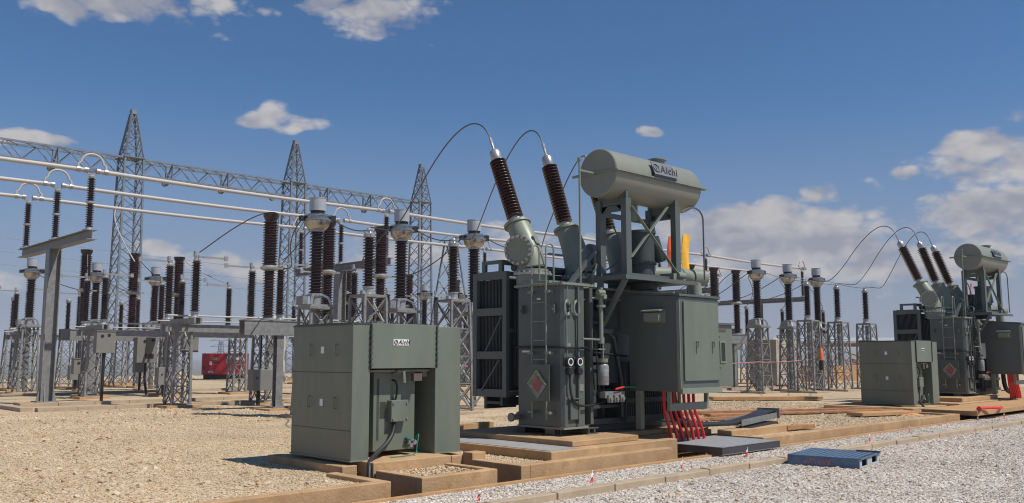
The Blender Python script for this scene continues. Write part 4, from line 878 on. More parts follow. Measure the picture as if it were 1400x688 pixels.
# ---- disconnector switches: three phases, two posts each, on a frame of lattice legs
def make_disc(x, y, sp, label, n=3, gap=1.8, box=True):
    t = thing('disconnector_switch', (x, y, YZ), label, 'disconnector', 'three phase disconnector switches')
    x1 = x+(n-1)*sp
    for yy in (y-.28, y+.28):
        b = MB(); b.box(x-.45, yy-.05, 2.30, x1+.45, yy+.05, 2.5); b.build('beam', 'galv', t)
    b = MB(); b.tube([(x-.6, y-.5, 2.74), (x1+.6, y-.5, 2.74)], .025, 8); b.tube([(x-.5, y+.45, 2.62), (x1+.5, y+.45, 2.62)], .02, 8); b.build('linkage_rod', 'alu', t)
    for i in range(n):
        px = x+i*sp
        foot(MB(), px, y, 1.0, .075).build('footing', 'footing', t, bevel=.01)
        l = lattice(MB(), px, y, YZ+.075, 2.3, .52, .46, 4, .07, .036); l.box(px-.3, y-.3, YZ+.075, px+.3, y+.3, YZ+.1); l.build('lattice_leg', 'galv', t)
        b = MB(); b.box(px-.12, y-gap/2-.25, 2.5, px-.06, y+gap/2+.25, 2.66); b.box(px+.06, y-gap/2-.25, 2.5, px+.12, y+gap/2+.25, 2.66); b.build('phase_beam', 'galv', t)
        for s_ in (-1, 1):
            py = y+s_*gap/2
            a = MB(); a.lathe((px, py, 2.66), (0,0,1), [(.16, 0), (.16, .03), (.1, .06), (.09, .14), (.12, .15), (.12, .18)], 14); a.build('bearing', 'alu_head', t)
            a = MB(); a.lathe((px, py, 2.84), (0,0,1), sheds(1.42, .082, .137, .07), 16); a.build('porcelain', 'porcelain_dark', t)
            a = MB(); a.lathe((px, py, 4.26), (0,0,1), [(.1, 0), (.11, .04), (.07, .08), (.07, .18), (.0, .19)], 12); a.box(px-.08, py-.05, 4.4, px-.02, py+.05, 4.55); a.bar((px-.3*s_*0, py, 4.4), (px+.88*(-s_), py, 4.4), .035, .05); a.box(px-.88*s_-.05, py-.03, 4.34, px-.88*s_+.05, py+.03, 4.47); a.build('contact_arm', 'alu_head', t)
    if box:
        cx = x1-3.1
        a = MB(); a.box(cx-.25, y-.72, .58, cx+.45, y-.36, 1.2); bb = a.build('drive_box', 'grey_box', t, bevel=.01)
        a = MB(); a.cyl((cx-.12, y-.74, .95), (cx-.12, y-.72, .95), .03, 8); a.build('lock', 'ink', bb)
        a = MB(); a.tube([(cx+.05, y-.5, .58), (cx+.05, y-.5, YZ)], .06, 10); a.tube([(cx+.14, y-.42, 1.2), (cx+.14, y-.42, 2.35)], .025, 8); a.build('drive_pipe', 'black', bb)
    return t
make_disc(10.85, 25.05, 2.65, 'disconnector switch on lattice legs by the yard kerb, left of the near green housing')
make_disc(10.95, 32.4, 2.7, 'disconnector switch on lattice legs in front of the circuit breaker with grey control box')
make_disc(11.1, 41.6, 2.6, 'disconnector switch on lattice legs in the farthest row at left')
make_disc(31.0, 25.05, 2.6, 'disconnector switch right of the near transformer, behind its end cabinet')
make_disc(22.8, 32.4, 2.7, 'disconnector switch on lattice legs seen in the gap left of the near radiator')
make_disc(3.9, 41.6, 2.6, 'disconnector switch cut off by the left edge of the picture')
make_disc(24.6, 41.6, 2.6, 'disconnector switch in the farthest row, below the middle tower')
# grey boxes on the far row
def ctrl_box(x, y, z0, z1, w, label):
    t = thing('junction_box', (x, y, YZ), label, 'control box', 'grey control boxes in the yard')
    a = MB(); a.box(x-w/2, y-.15, z0, x+w/2, y+.15, z1); a.build('case', 'grey_box', t, bevel=.01)
    a = MB(); a.box(x-w/2-.02, y-.17, z1, x+w/2+.02, y+.17, z1+.03); a.build('lid', 'grey_box', t)
    a = MB(); a.cyl((x-w*.2, y-.165, z1-.15), (x-w*.2, y-.15, z1-.15), .05, 10); a.cyl((x+w*.15, y-.165, z1-.12), (x+w*.15, y-.15, z1-.12), .05, 10); a.build('dial', 'ink', t)
    a = MB(); a.tube([(x, y, z0), (x, y, YZ)], .05, 10); a.build('post', 'black', t)
    return t
ctrl_box(11.3, 34.6, .95, 1.5, .55, 'small grey box low between lattice legs, right of the steel bus support post')
ctrl_box(14.1, 36.2, .95, 1.5, .5, 'small grey box below the breaker control box at left')
ctrl_box(14.9, 33.5, 1.75, 2.45, .6, 'grey box with two dials left of the red generator')
ctrl_box(10.6, 30.3, 1.7, 2.4, .6, 'grey box with two dials just right of the steel bus support post')
ctrl_box(36.7, 22.9, 1.9, 2.85, .7, 'grey box with dials behind the end cabinet of the near transformer')

# ---- steel bus support posts and tubular bus bars
XS = (8.64, 19.0, 29.3, 39.6, 49.9); YS = (26.4, 29.4, 32.4)
labs = ['steel bus support post with three insulators at the left, tallest in view', 'steel bus support post behind the near green housing', 'steel bus support post hidden behind the near transformer radiator', 'steel bus support post behind the near conservator, right side', 'farthest steel bus support post, right of the near transformer']
def make_bus_support(x, label):
    t = thing('bus_support', (x, 29.4, YZ), label, 'bus support', 'steel bus support posts')
    y = 29.4; a = MB()
    for s_ in (-1, 1): a.box(x+s_*.17-.012, y-.17, YZ+.1, x+s_*.17+.012, y+.17, 4.88)
    a.box(x-.158, y-.01, YZ+.1, x+.158, y+.01, 4.88); a.box(x-.3, y-.3, YZ+.07, x+.3, y+.3, YZ+.1)
    for s_ in (-1, 1):
        a.prism([(x+s_*.182, y-.1, YZ+.1), (x+s_*.3, y-.1, YZ+.1), (x+s_*.182, y-.1, YZ+.55)], (0, .015, 0)); a.prism([(x-.1, y+s_*.17, YZ+.1), (x-.1, y+s_*.29, YZ+.1), (x-.1, y+s_*.17, YZ+.5)], (.015, 0, 0))
    a.build('column', 'galv', t)
    a = MB(); a.box(x-.01, 26.1, 4.9, x+.01, 32.75, 5.14); a.box(x-.14, 26.1, 4.88, x+.14, 32.75, 4.9); a.box(x-.14, 26.1, 5.14, x+.14, 32.75, 5.16); a.build('crossbeam', 'galv', t)
    foot(MB(), x-.1, y-.2, 1.3, .07).build('footing', 'footing', t, bevel=.01)
    for yy in YS:
        a = MB(); a.lathe((x, yy, 5.26), (0,0,1), sheds(.66, .06, .112, .062), 14); a.lathe((x, yy, 6.02), (0,0,1), sheds(.66, .06, .112, .062), 14); a.build('insulator', 'porcelain_dark', t)
        a = MB(); a.lathe((x, yy, 5.16), (0,0,1), [(.17, 0), (.17, .02), (.1, .04), (.09, .1)], 14); a.lathe((x, yy, 5.92), (0,0,1), [(.07, 0), (.12, .03), (.12, .07), (.07, .1)], 14); a.lathe((x, yy, 6.68), (0,0,1), [(.08, 0), (.09, .05), (.05, .09), (.05, .12)], 12); a.bar((x, yy, 6.76), (x-.17, yy, 6.86), .05); a.bar((x, yy, 6.76), (x+.17, yy, 6.86), .05); a.build('metal_fitting', 'alu_head', t)
    return t
b0 = make_bus_support(XS[0], labs[0])
for x, lb in zip(XS[1:], labs[1:]): copy_tree(b0, loc=(x, 29.4, YZ), label=lb)
zb_ = 6.9; blab = ['nearest of the three long tubular bus bars, highest at the left edge', 'middle one of the three long tubular bus bars', 'farthest of the three long tubular bus bars, lowest at the left edge']
for yy, lb in zip(YS, blab):
    t = thing('bus_bar', (XS[0], yy, zb_), lb, 'bus bar', 'long tubular bus bars')
    ends = [-14] + list(XS) + [50.5]
    for i in range(len(ends)-1):
        a, c = ends[i]+(.12 if i else 0), ends[i+1]-.12
        m_ = MB(); m_.tube([(a+(c-a)*f, yy, zb_-.05*math.sin(math.pi*f)) for f in [k_/10 for k_ in range(11)]], .062, 14); m_.build('tube', 'alu', t)
    for x in XS:
        m_ = MB(); m_.tube([(x-.38, yy, zb_), (x-.38, yy, zb_+.16)] + [(x-.30*math.cos(q), yy, zb_+.22+.26*math.sin(q)) for q in [k_*math.pi/10 for k_ in range(11)]] + [(x+.38, yy, zb_+.16), (x+.38, yy, zb_)], .034, 10)
        m_.build('expansion_loop', 'alu', t)
        m_ = MB()
        for s_ in (-.38, .38, -.16, .16): m_.cyl((x+s_-.05, yy, zb_), (x+s_+.05, yy, zb_), .085, 12)
        m_.build('clamp', 'alu_head', t)

# ---- gantry: lattice towers and girders
GY = 47.0
tl = ['tall lattice tower of the gantry, leftmost and nearest', 'middle lattice tower of the gantry', 'rightmost lattice tower of the gantry']
def make_tower(x, label):
    t = thing('lattice_tower', (x, GY, YZ), label, 'lattice tower', 'lattice towers of the gantry')
    lattice(MB(), x, GY, YZ, 11.95, 1.25, .95, 16, .10, .05, 0, horiz=False).build('shaft', 'galv_far', t)
    lattice(MB(), x, GY, 11.95, 14.35, .95, .24, 4, .085, .045, 0).build('spire', 'galv_far', t)
    a = MB(); a.box(x-.14, GY-.14, 14.35, x+.14, GY+.14, 14.6); a.box(x-.55, GY-.55, 11.93, x+.55, GY+.55, 11.98); a.build('cap', 'galv_far', t)
    foot(MB(), x, GY, 2.0, .1).build('footing', 'footing', t)
    return t
t0 = make_tower(17.3, tl[0])
for x, lb in ((27.0, tl[1]), (36.65, tl[2])): copy_tree(t0, loc=(x, GY, YZ), label=lb)
def make_girder(x0, x1, label):
    t = thing('lattice_girder', (x0, GY, 11.05), label, 'girder', 'lattice girders of the gantry')
    zl, zu, w = 11.05, 11.9, .42; a = MB()
    for yy in (GY-w, GY+w):
        a.bar((x0, yy, zl), (x1, yy, zl), .09); a.bar((x0, yy, zu), (x1, yy, zu), .09)
    n = round((x1-x0)/.8); s_ = (x1-x0)/n
    for i in range(n):
        xa, xb = x0+i*s_, x0+(i+1)*s_
        up = i % 2 == 0
        for yy in (GY-w, GY+w): a.bar((xa, yy, zl if up else zu), (xb, yy, zu if up else zl), .055, .045)
        a.bar((xa, GY-w, zu), (xb, GY+w, zu), .05, .04); a.bar((xa, GY+w, zl), (xb, GY-w, zl), .05, .04)
    a.build('truss', 'galv_far', t)
    k_ = MB(); q = x0+1.6
    while q < x1-.8:
        for yy in (GY-w, GY+w): k_.bar((q, yy, zl), (q, yy, zu), .13, .05)
        k_.bar((q, GY-w, zl-.03), (q, GY+w, zl-.03), .13, .05); k_.bar((q, GY-w, zu), (q, GY+w, zl), .08, .05); q += 3.2
    k_.build('post_plate', 'galv_far', t)
    q = x0+1.45
    while q < x1-.8:
        a = MB(); a.cyl((q, GY, zl-.16), (q, GY+.2, zl-.16), .16, 12); a.bar((q, GY+.1, zl), (q, GY+.1, zl-.2), .06); a.build('hanger', 'galv_far', t); q += 3.2
    return t
make_girder(-4, 16.84, 'lattice girder running out of the picture on the left'); make_girder(17.76, 26.54, 'lattice girder between the leftmost and middle towers'); make_girder(27.46, 36.2, 'lattice girder between the middle and rightmost towers')
# two inclined-leg tower seen behind the arrester, and a distant pylon
a = MB(); px, py = 34.3, 41.0
for s_ in (-1, 1):
    for u in (-1, 1): a.bar((px+s_*1.2, py+u*1.2, YZ), (px+s_*.25, py+u*.25, 8.6), .08)
for i in range(7):
    f, g_ = i/7, (i+1)/7
    for u in (-1, 1):
        w0, w1 = 1.2-.95*f, 1.2-.95*g_; z0, z1 = YZ+8.45*f, YZ+8.45*g_
        a.bar((px-w0, py+u*w0, z0), (px+w1, py+u*w1, z1), .04); a.bar((px+w0, py+u*w0, z0), (px-w1, py+u*w1, z1), .04); a.bar((px+u*w0, py-w0, z0), (px+u*w1, py+w1, z1), .04)
a.box(px-1.1, py-.25, 8.2, px+1.1, py+.25, 8.3); a.bar((px-1.1, py, 8.25), (px, py, 9.0), .05); a.bar((px+1.1, py, 8.25), (px, py, 9.0), .05)
solo(a, 'lattice_mast', 'galv_far', (px, py, YZ), 'lattice mast with splayed legs between the two bowl headed units above the near green housing', 'mast')
a = MB(); px, py = 276.0, 571.0; zz0 = -24
lattice(a, px, py, zz0, zz0+36, 6.5, 1.6, 8, .4, .22, .3)
for z_ in (zz0+27, zz0+32, zz0+36): a.bar((px-7, py+2, z_), (px+7, py-2, z_), .35); a.bar((px-7, py+2, z_), (px, py, z_+2), .25); a.bar((px+7, py-2, z_), (px, py, z_+2), .25)
solo(a, 'pylon', 'galv_far', (px, py, zz0), 'distant transmission pylon above the red generator', 'pylon')

# ------------------------------------------------------------------ conductors
def wire(pts, label, r=.016, group='bare jumper wires', m='wire', name='wire'):
    a = MB(); a.tube(pts, r, 6); p0 = pts[0]; return solo(a, name, m, tuple(p0), label, 'wire', group)
def sag(p, q, s_, n=14):
    p, q = Vector(p), Vector(q); return [p.lerp(q, i/n) - Vector((0,0,s_*4*(i/n)*(1-i/n))) for i in range(n+1)]
SAt = [(12.1, 17.5, 4.66), (14.73, 17.5, 4.66), (17.35, 17.5, 4.66)]
order = ['leftmost', 'middle', 'rightmost']
for i, (tp, ax) in enumerate(BT):
    e = Vector(SAt[i]); tp = Vector(tp)
    k1, k2 = (.55, .9) if i < 2 else (.18, .15)
    pts = bez(tp-ax*.12, tp+ax*k1+Vector((0,0,.1)), tp+(e-tp)*.22+Vector((0, 0, k2)), tp+(e-tp)*.5+Vector((0,0,.1 if i < 2 else -.3)), 14) + bez(tp+(e-tp)*.5+Vector((0,0,.1 if i < 2 else -.3)), tp+(e-tp)*.78+Vector((0,0,-.75)), e+Vector((0,-.9,-.1)), e, 14)[1:]
    wire(pts, 'looping wire from the %s bushing of the near transformer back to the yard' % order[i], .014)
    d = Vector((DX, DY, .02)); e2 = Vector(((33.4, 36.0, 38.7)[i], 17.5, 4.66)); tp2 = tp+d
    pts = bez(tp2-ax*.12, tp2+ax*.5+Vector((.0,0,.1)), tp2+(e2-tp2)*.2+Vector((0,0,.85)), tp2+(e2-tp2)*.5+Vector((0,0,-.1)), 14) + bez(tp2+(e2-tp2)*.5+Vector((0,0,-.1)), tp2+(e2-tp2)*.75+Vector((0,0,-.75)), e2+Vector((-.3,-1.0,-.05)), e2, 14)[1:]
    wire(pts, 'looping wire from the %s bushing of the far transformer back to the yard' % order[i], .014)
cts = [(11.4, 18.7, 4.95), (13.95, 18.7, 4.95), (16.5, 18.7, 4.95)]
wn = ['left', 'middle', 'right']
for i in range(3):
    wire(sag((SAt[i][0], 17.5, 4.6), (cts[i][0]+.35, 18.55, 4.95), .12), 'short wire from surge arrester to the %s bowl headed unit behind the near green housing' % wn[i])
    wire(bez((cts[i][0]-.35, 18.8, 4.92), (cts[i][0]-.6, 19.6, 4.2), (11.95+1.85*i+.6, 21.2, 3.9), (11.95+1.85*i+.4, 22, 4.02)), 'drooping wire from the %s near bowl headed unit to a breaker pole' % wn[i])
    wire(bez((11.95+1.85*i, 21.75, 5.5), (11.95+1.85*i-.2, 22.5, 5.7), (10.9+2.65*i, 23.3, 4.7), (10.9+2.65*i, 24.1, 4.52)), 'wire from the %s pole of the breaker behind the near green housing to the disconnector' % wn[i])
    wire(sag((10.95+2.7*i, 33.3, 4.45), (11.2+1.75*i, 34.2, 5.45), .1), 'wire into the %s pole of the far left breaker' % wn[i])
    wire(bez((11.2+1.75*i+.4, 34.3, 4.02), (11.6+1.75*i, 35.6, 3.9), (10.4+2.45*i, 37, 4.6), (10.5+2.45*i, 38.2, 4.95)), 'wire from the %s far left breaker pole to a distant bowl headed unit' % wn[i])
    wire(bez((10.5+2.45*i, 38.5, 4.95), (10.7+2.45*i, 39.2, 4.5), (11.1+2.6*i, 40.2, 4.4), (11.1+2.6*i, 40.75, 4.5)), 'wire from the %s distant bowl headed unit to the farthest disconnector' % wn[i])
    c = 31.6+2.5*i
    wire(bez((c+.35, 18.55, 4.95), (c+.7, 18, 4.7), ((33.4, 36.0, 38.7)[i]-.3, 17.7, 4.6), ((33.4, 36.0, 38.7)[i], 17.5, 4.62)), 'wire from surge arrester to the %s bowl headed unit on the right' % wn[i])
    wire(bez((c-.35, 18.8, 4.92), (c-.6, 19.8, 4.3), (32.4+1.8*i, 21, 4.0), (32.2+1.8*i, 22, 4.02)), 'drooping wire from the %s right hand bowl headed unit to a breaker pole' % wn[i])
    wire(bez((31.8+1.8*i, 21.9, 5.5), (31.8+1.8*i, 22.9, 5.2), (31+2.6*i, 23.4, 4.8), (31+2.6*i, 24.1, 4.5)), 'wire from the %s right hand breaker pole to the disconnector behind it' % wn[i])
    wire(bez((c+.3, 19, 4.95), (c+1.5, 20.5, 5.0), ((41.5, 45.2, 47.6)[i]-.3, 24, 5.2), ((41.5, 45.2, 47.6)[i], (25.2, 25.2, 24)[i], 4.22)), 'wire running back from the %s right hand bowl headed unit to a slender post' % wn[i])
# vertical droppers from the bars
wire([(16.3, 29.4, 6.85), (16.25, 29.5, 5.6), (16.2, 29.6, 4.62)], 'thin vertical dropper hanging from the middle bus bar', .012)
wire(bez((11.5, 32.4, 6.85), (11.2, 32.2, 6.4), (11.7, 31.8, 5.4), (11.9, 31.5, 4.9)), 'pale crooked dropper hanging from the farthest bus bar at left', .022, m='alu')
# faint far lines
for i, (z0, z1) in enumerate(((15, 16), (13.5, 14.3), (12, 12.9))):
    wire(sag((-60, 110, z0+6), (200, 118, z1-2), 4, 30), ['highest', 'middle', 'lowest'][i]+' of the faint power lines crossing far behind the yard', .02, 'faint far power lines')
# barrier tape
t = wire(sag((14.45, 17.2, 1.35), (30.9, 18.2, 1.38), .1), 'red and white barrier tape behind the near transformer', .02, None, 'pinkprint', 'barrier_tape')
t['category'] = 'tape'
t = wire(sag((31.0, 18.3, 1.36), (33.6, 17.3, 1.5), .04), 'red and white barrier tape tied to the cone stand at right', .018, None, 'pinkprint', 'barrier_tape')
t['category'] = 'tape'

# ------------------------------------------------------------------ red generator
gx0, gx1, gy0, gy1 = 24.4, 30.1, 53.8, 56.2
# laid out facing the camera: long side runs towards lower right of the yard
gdir = Vector((.76, -.65, 0)); gn = Vector((-.65, -.76, 0))
go = Vector((24.7, 53.66, YZ))
def gq(a, b, z): return go + gdir*a + Vector((.65, .76, 0))*b + Vector((0, 0, z))
def gbox(mb, a0, b0, z0, a1, b1, z1):
    vs = [gq(a0,b0,z0),gq(a1,b0,z0),gq(a1,b1,z0),gq(a0,b1,z0),gq(a0,b0,z1),gq(a1,b0,z1),gq(a1,b1,z1),gq(a0,b1,z1)]
    mb.add(vs, [(0,3,2,1),(4,5,6,7),(0,1,5,4),(1,2,6,5),(2,3,7,6),(3,0,4,7)])
ge = thing('generator', tuple(go), 'red enclosed generator set at the back of the yard', 'generator')
a = MB(); gbox(a, .0, 0, .3, 2.62, 1.2, 1.62); a.build('canopy', 'redpaint', ge, bevel=.03)
a = MB(); gbox(a, .1, .1, 0, 2.5, 1.1, .3); a.build('skid', 'black', ge)
a = MB(); gbox(a, .55, -.012, 1.2, .95, -.002, 1.38); gbox(a, 1.5, -.012, 1.0, 1.95, -.002, 1.3); a.build('panel_label', 'grey_box', ge)
a = MB(); gbox(a, .48, -.012, .9, .62, -.002, 1.12); gbox(a, 2.0, -.012, 1.2, 2.3, -.002, 1.4); gbox(a, 1.55, -.015, 1.3, 1.75, -.002, 1.45); a.build('sticker', 'white', ge)
a = MB(); a.cyl(gq(.16, -.02, .7), gq(.16, 0, .7), .08, 14); gbox(a, .75, -.01, 1.02, 1.05, -.002, 1.1); a.build('vent', 'ink', ge)
text_on('lettering', 'MTL', .16, gq(.42, -.015, .42), gdir, (0, 0, 1), 'white', ge, offset=.008)
a = MB()
for sx in (.2, 1.3, 2.4): a.cyl(gq(sx, .2, 1.62), gq(sx, .2, 1.68), .05, 8)
a.build('lifting_lug', 'white', ge)
# spoil heap
def heap(x, y, rx, ry, h, m, name, label):
    mb = MB(); n = 22; rr = 8; vs = []; rnd = random.Random(int(x*10))
    for i in range(rr+1):
        for j in range(n):
            f = i/rr; a_ = 2*math.pi*j/n; k_ = 1+rnd.uniform(-.12, .12)
            vs.append((x+rx*f*math.cos(a_)*k_, y+ry*f*math.sin(a_)*k_, YZ-.03+h*(1-f)**.8*(1+rnd.uniform(-.2, .2))*(1 if f < 1 else 0)))
    mb.add(vs, [(i*n+j, i*n+(j+1) % n, (i+1)*n+(j+1) % n, (i+1)*n+j) for i in range(rr) for j in range(n)], False)
    return solo(mb, name, m, (x, y, YZ), label, 'heap')
heap(23.6, 56.5, 2.2, 1.5, .7, 'g_tan', 'gravel_heap', 'low gravel heap left of the red generator')
heap(22.3, 9.1, .55, .35, .12, 'earth', 'earth_heap', 'small red earth heap beside the far green housing')

# wrapped column, tarp crate
a = MB(); wx, wy = 20.2, 36.4; n = 14; vs = []
for i in range(13):
    z_ = YZ+3.3*i/12
    for j in range(n):
        a_ = 2*math.pi*j/n; r_ = .42+.05*math.sin(3*a_+i*1.3)+.03*math.sin(7*a_-i)
        if i == 12: r_ *= .6
        vs.append((wx+r_*math.cos(a_), wy+r_*math.sin(a_), z_))
a.add(vs, [(i*n+j, i*n+(j+1) % n, (i+1)*n+(j+1) % n, (i+1)*n+j) for i in range(12) for j in range(n)] + [tuple(range(12*n, 13*n))], True)
solo(a, 'wrapped_unit', 'wrap', (wx, wy, YZ), 'tall upright load wrapped in white plastic left of the near green housing', 'wrapped load')
cr = thing('wrapped_crate', (37.1, 21.3, YZ), 'tall crate under beige tarpaulin among the right hand lattice stands', 'crate')
def tarp_box(x0, y0, z0, x1, y1, z1, n=12):
    mb = MB(); rnd = random.Random(5)
    def face(o, u, v, nrm):
        vs = []
        for i in range(n+1):
            for j in range(n+1):
                f, g_ = i/n, j/n; edge = min(f, 1-f, g_, 1-g_)
                d_ = (.09*math.sin(f*9+g_*5)+.05*math.sin(g_*17-f*11))*min(1, edge*5)
                vs.append(Vector(o)+Vector(u)*f+Vector(v)*g_+Vector(nrm)*d_)
        mb.add(vs, [(i*(n+1)+j, (i+1)*(n+1)+j, (i+1)*(n+1)+j+1, i*(n+1)+j+1) for i in range(n) for j in range(n)], True)
    X, Y, Z = x1-x0, y1-y0, z1-z0
    face((x0,y0,z0), (X,0,0), (0,0,Z), (0,-1,0)); face((x0,y1,z0), (0,-Y,0), (0,0,Z), (-1,0,0)); face((x0,y0,z1), (X,0,0), (0,Y,0), (0,0,1)); face((x1,y0,z0), (0,Y,0), (0,0,Z), (1,0,0)); face((x1,y1,z0), (-X,0,0), (0,0,Z), (0,1,0))
    return mb
tarp_box(37.0, 21.0, YZ+.15, 38.9, 22.4, 2.35).build('tarpaulin', 'tarp', cr)
a = MB(); a.box(36.95, 21.1, YZ, 38.9, 21.25, YZ+.15); a.box(36.95, 22.1, YZ, 38.9, 22.25, YZ+.15); a.build('skid', 'timber', cr)

# timbers and boards lying on the right
tb = [((16.2, 11.6), (19.3, 11.0), .16, .06, 'short rusty brown board lying behind the cable tray'), ((17.5, 13.4), (24.3, 10.1), .22, .07, 'long brown timber lying across the gravel towards the far housing'),
      ((18.2, 12.2), (23.6, 9.9), .3, .05, 'wide pale board beside the long brown timber'), ((25.0, 16.6), (27.9, 14.3), .5, .1, 'brown timber slab behind the long timber, left of the far housing'),
      ((20.8, 9.8), (22.6, 9.2), .5, .08, 'short square ended board before the far green housing'), ((15.9, 8.9), (16.7, 8.75), .14, .08, 'small wooden block at the end of the concrete step')]
for (p0, p1, w, h, lb) in tb:
    a = MB(); a.bar((*p0, YZ+.03+h/2), (*p1, YZ+.03+h/2), w, h); solo(a, 'board', 'timber' if w < .45 else 'footing', (*p0, YZ), lb, 'board', 'boards lying on the gravel', bevel=.006)
# orange cone on the arrester stand
a = MB(); cx, cy = 33.4, 17.0; a.lathe((cx, cy, 1.45), (0,0,1), [(0, 0), (.09, 0), (.09, .05), (.085, .1), (.075, .38), (.04, .46), (.0, .48)], 14)
solo(a, 'warning_lamp', 'safety', (cx, cy, 1.45), 'orange plastic cap hanging on the arrester stand at right', 'warning cap')
a = MB(); a.lathe((cx, cy, 1.05), (0,0,1), [(0, 0), (.09, 0), (.09, .38), (0, .38)], 12); solo(a, 'lamp_base', 'black', (cx, cy, 1.05), 'black cylinder just below the orange cap', 'lamp base')
# background at right: shed roof, earth wall, timber pile
sh = thing('open_shed', (58, 31, YZ), 'open shed with pale roof in the gap left of the far housing', 'shed')
S0 = Vector((58.0, 30.9, 0)); Sd = Vector((.72, -.69, 0)); Sb = Vector((.69, .72, 0))
def sbox(mb, a0, b0, z0, a1, b1, z1):
    P_ = lambda a_, b_, z_: S0+Sd*a_+Sb*b_+Vector((0,0,z_))
    vs = [P_(a0,b0,z0),P_(a1,b0,z0),P_(a1,b1,z0),P_(a0,b1,z0),P_(a0,b0,z1),P_(a1,b0,z1),P_(a1,b1,z1),P_(a0,b1,z1)]
    mb.add(vs, [(0,3,2,1),(4,5,6,7),(0,1,5,4),(1,2,6,5),(2,3,7,6),(3,0,4,7)])
a = MB(); sbox(a, 0, -.3, 2.5, 14, 5, 2.58)
vs = [S0+Sd*0+Sb*-.3+Vector((0,0,2.65)), S0+Sd*14+Sb*-.3+Vector((0,0,2.65)), S0+Sd*14+Sb*5+Vector((0,0,3.0)), S0+Sb*5+Vector((0,0,3.0))]
a.add(vs+[v-Vector((0,0,.05)) for v in vs], [(0,1,2,3),(7,6,5,4),(0,4,5,1),(1,5,6,2),(2,6,7,3),(3,7,4,0)]); a.build('roof', 'roof', sh)
a = MB(); sbox(a, 0, -.2, 2.25, 14, 0, 2.48); a.build('fascia', 'timber', sh)
for q in (.5, 4.3, 9, 13.5): a = MB(); sbox(a, q, 0, YZ, q+.22, .22, 2.25); a.build('post', 'black', sh)
a = MB(); E0 = Vector((44.5, 25.9, YZ)); E1 = Vector((56, 22.0, YZ)); a.bar(E0+Vector((0,0,.45)), E1+Vector((0,0,.45)), .25, .95)
solo(a, 'site_wall', 'earth', tuple(E0), 'low orange earthen wall behind the right hand lattice stands', 'wall')
pl_ = thing('timber_pile', (57, 26, YZ), 'heap of scrap timber behind the orange wall', 'timber pile')
rnd = random.Random(11)
for i in range(22):
    cx, cy = 55.5+rnd.uniform(-2.5, 3), 25.2+rnd.uniform(-1.2, 1.2); a_ = rnd.uniform(0, 3.14); l_ = rnd.uniform(.7, 1.5); zc = YZ+rnd.uniform(.4, 1.9-.25*abs(cx-55.5))
    a = MB(); a.bar((cx-l_*math.cos(a_), cy-l_*math.sin(a_), max(YZ+.05, zc-rnd.uniform(0, .5))), (cx+l_*math.cos(a_), cy+l_*math.sin(a_), zc+rnd.uniform(0, .4)), .16, .07); a.build('board', 'footing' if i % 3 else 'timber', pl_)

# ------------------------------------------------------------------ air
hzb = MB(); hzb.box(-9000, -9000, -28, 9000, 9000, 78)
hm_ = bpy.data.materials.new('haze'); hm_.use_nodes = True; hn = hm_.node_tree
hn.nodes.remove(hn.nodes['Principled BSDF']); pv_ = hn.nodes.new('ShaderNodeVolumePrincipled'); pv_.inputs['Color'].default_value = (.90, .92, 1.0, 1); pv_.inputs['Density'].default_value = 0.00036; pv_.inputs['Anisotropy'].default_value = 0.0
hn.links.new(pv_.outputs[0], hn.nodes['Material Output'].inputs['Volume'])
ho = hzb.build('haze', hm_); ho['kind'] = 'stuff'

# ------------------------------------------------------------------ camera
F_ = 1210.0; PITCH = math.atan(143/F_); TH = R(46.1)
cam = bpy.data.cameras.new('camera'); co = bpy.data.objects.new('camera', cam); COL.objects.link(co)
cam.sensor_width = 36; cam.lens = F_/1400*36; cam.clip_start = .1; cam.clip_end = 30000
co.location = (0, 0, 1.6); fw = Vector((math.cos(TH)*math.cos(PITCH), math.sin(TH)*math.cos(PITCH), math.sin(PITCH)))
co.rotation_euler = fw.to_track_quat('-Z', 'Y').to_euler(); scene.camera = co

# ------------------------------------------------------------------ sun and sky
SUN_AZ, SUN_EL = R(-67), R(57)        # azimuth measured from +x towards +y
sd = Vector((math.cos(SUN_AZ)*math.cos(SUN_EL), math.sin(SUN_AZ)*math.cos(SUN_EL), math.sin(SUN_EL)))
su = bpy.data.lights.new('sun', 'SUN'); su.energy = 4.5; su.angle = R(.53); su.color = (1, .955, .88)
so = bpy.data.objects.new('sun', su); COL.objects.link(so); so.rotation_euler = sd.to_track_quat('Z', 'Y').to_euler(); so.location = (0, 0, 30)
w = bpy.data.worlds.new('World'); scene.world = w; w.use_nodes = True
w.cycles.sampling_method = 'MANUAL'; w.cycles.sample_map_resolution = 256
nt = w.node_tree; N, L = nt.nodes, nt.links
bg = N['Background']; bg.inputs['Strength'].default_value = .075
sky = N.new('ShaderNodeTexSky'); sky.sky_type = 'NISHITA'; sky.sun_disc = False
sky.sun_elevation = SUN_EL; sky.sun_rotation = math.pi/2 - SUN_AZ; sky.altitude = 1200; sky.air_density = 1.0; sky.dust_density = 1.0; sky.ozone_density = 2.0
geo = N.new('ShaderNodeNewGeometry'); tcw = N.new('ShaderNodeTexCoord'); D = tcw.outputs['Generated']
def math_(op, a_, b_=None, c_=None, clamp=False):
    n_ = N.new('ShaderNodeMath'); n_.operation = op; n_.use_clamp = clamp
    for i, v in enumerate((a_, b_, c_)):
        if v is None: continue
        if isinstance(v, (int, float)): n_.inputs[i].default_value = v
        else: L.new(v, n_.inputs[i])
    return n_.outputs[0]
def dotv(vec, c):
    n_ = N.new('ShaderNodeVectorMath'); n_.operation = 'DOT_PRODUCT'; L.new(vec, n_.inputs[0]); n_.inputs[1].default_value = c; return n_.outputs['Value']
rt = Vector((math.sin(TH), -math.cos(TH), 0)); upv = rt.cross(fw)
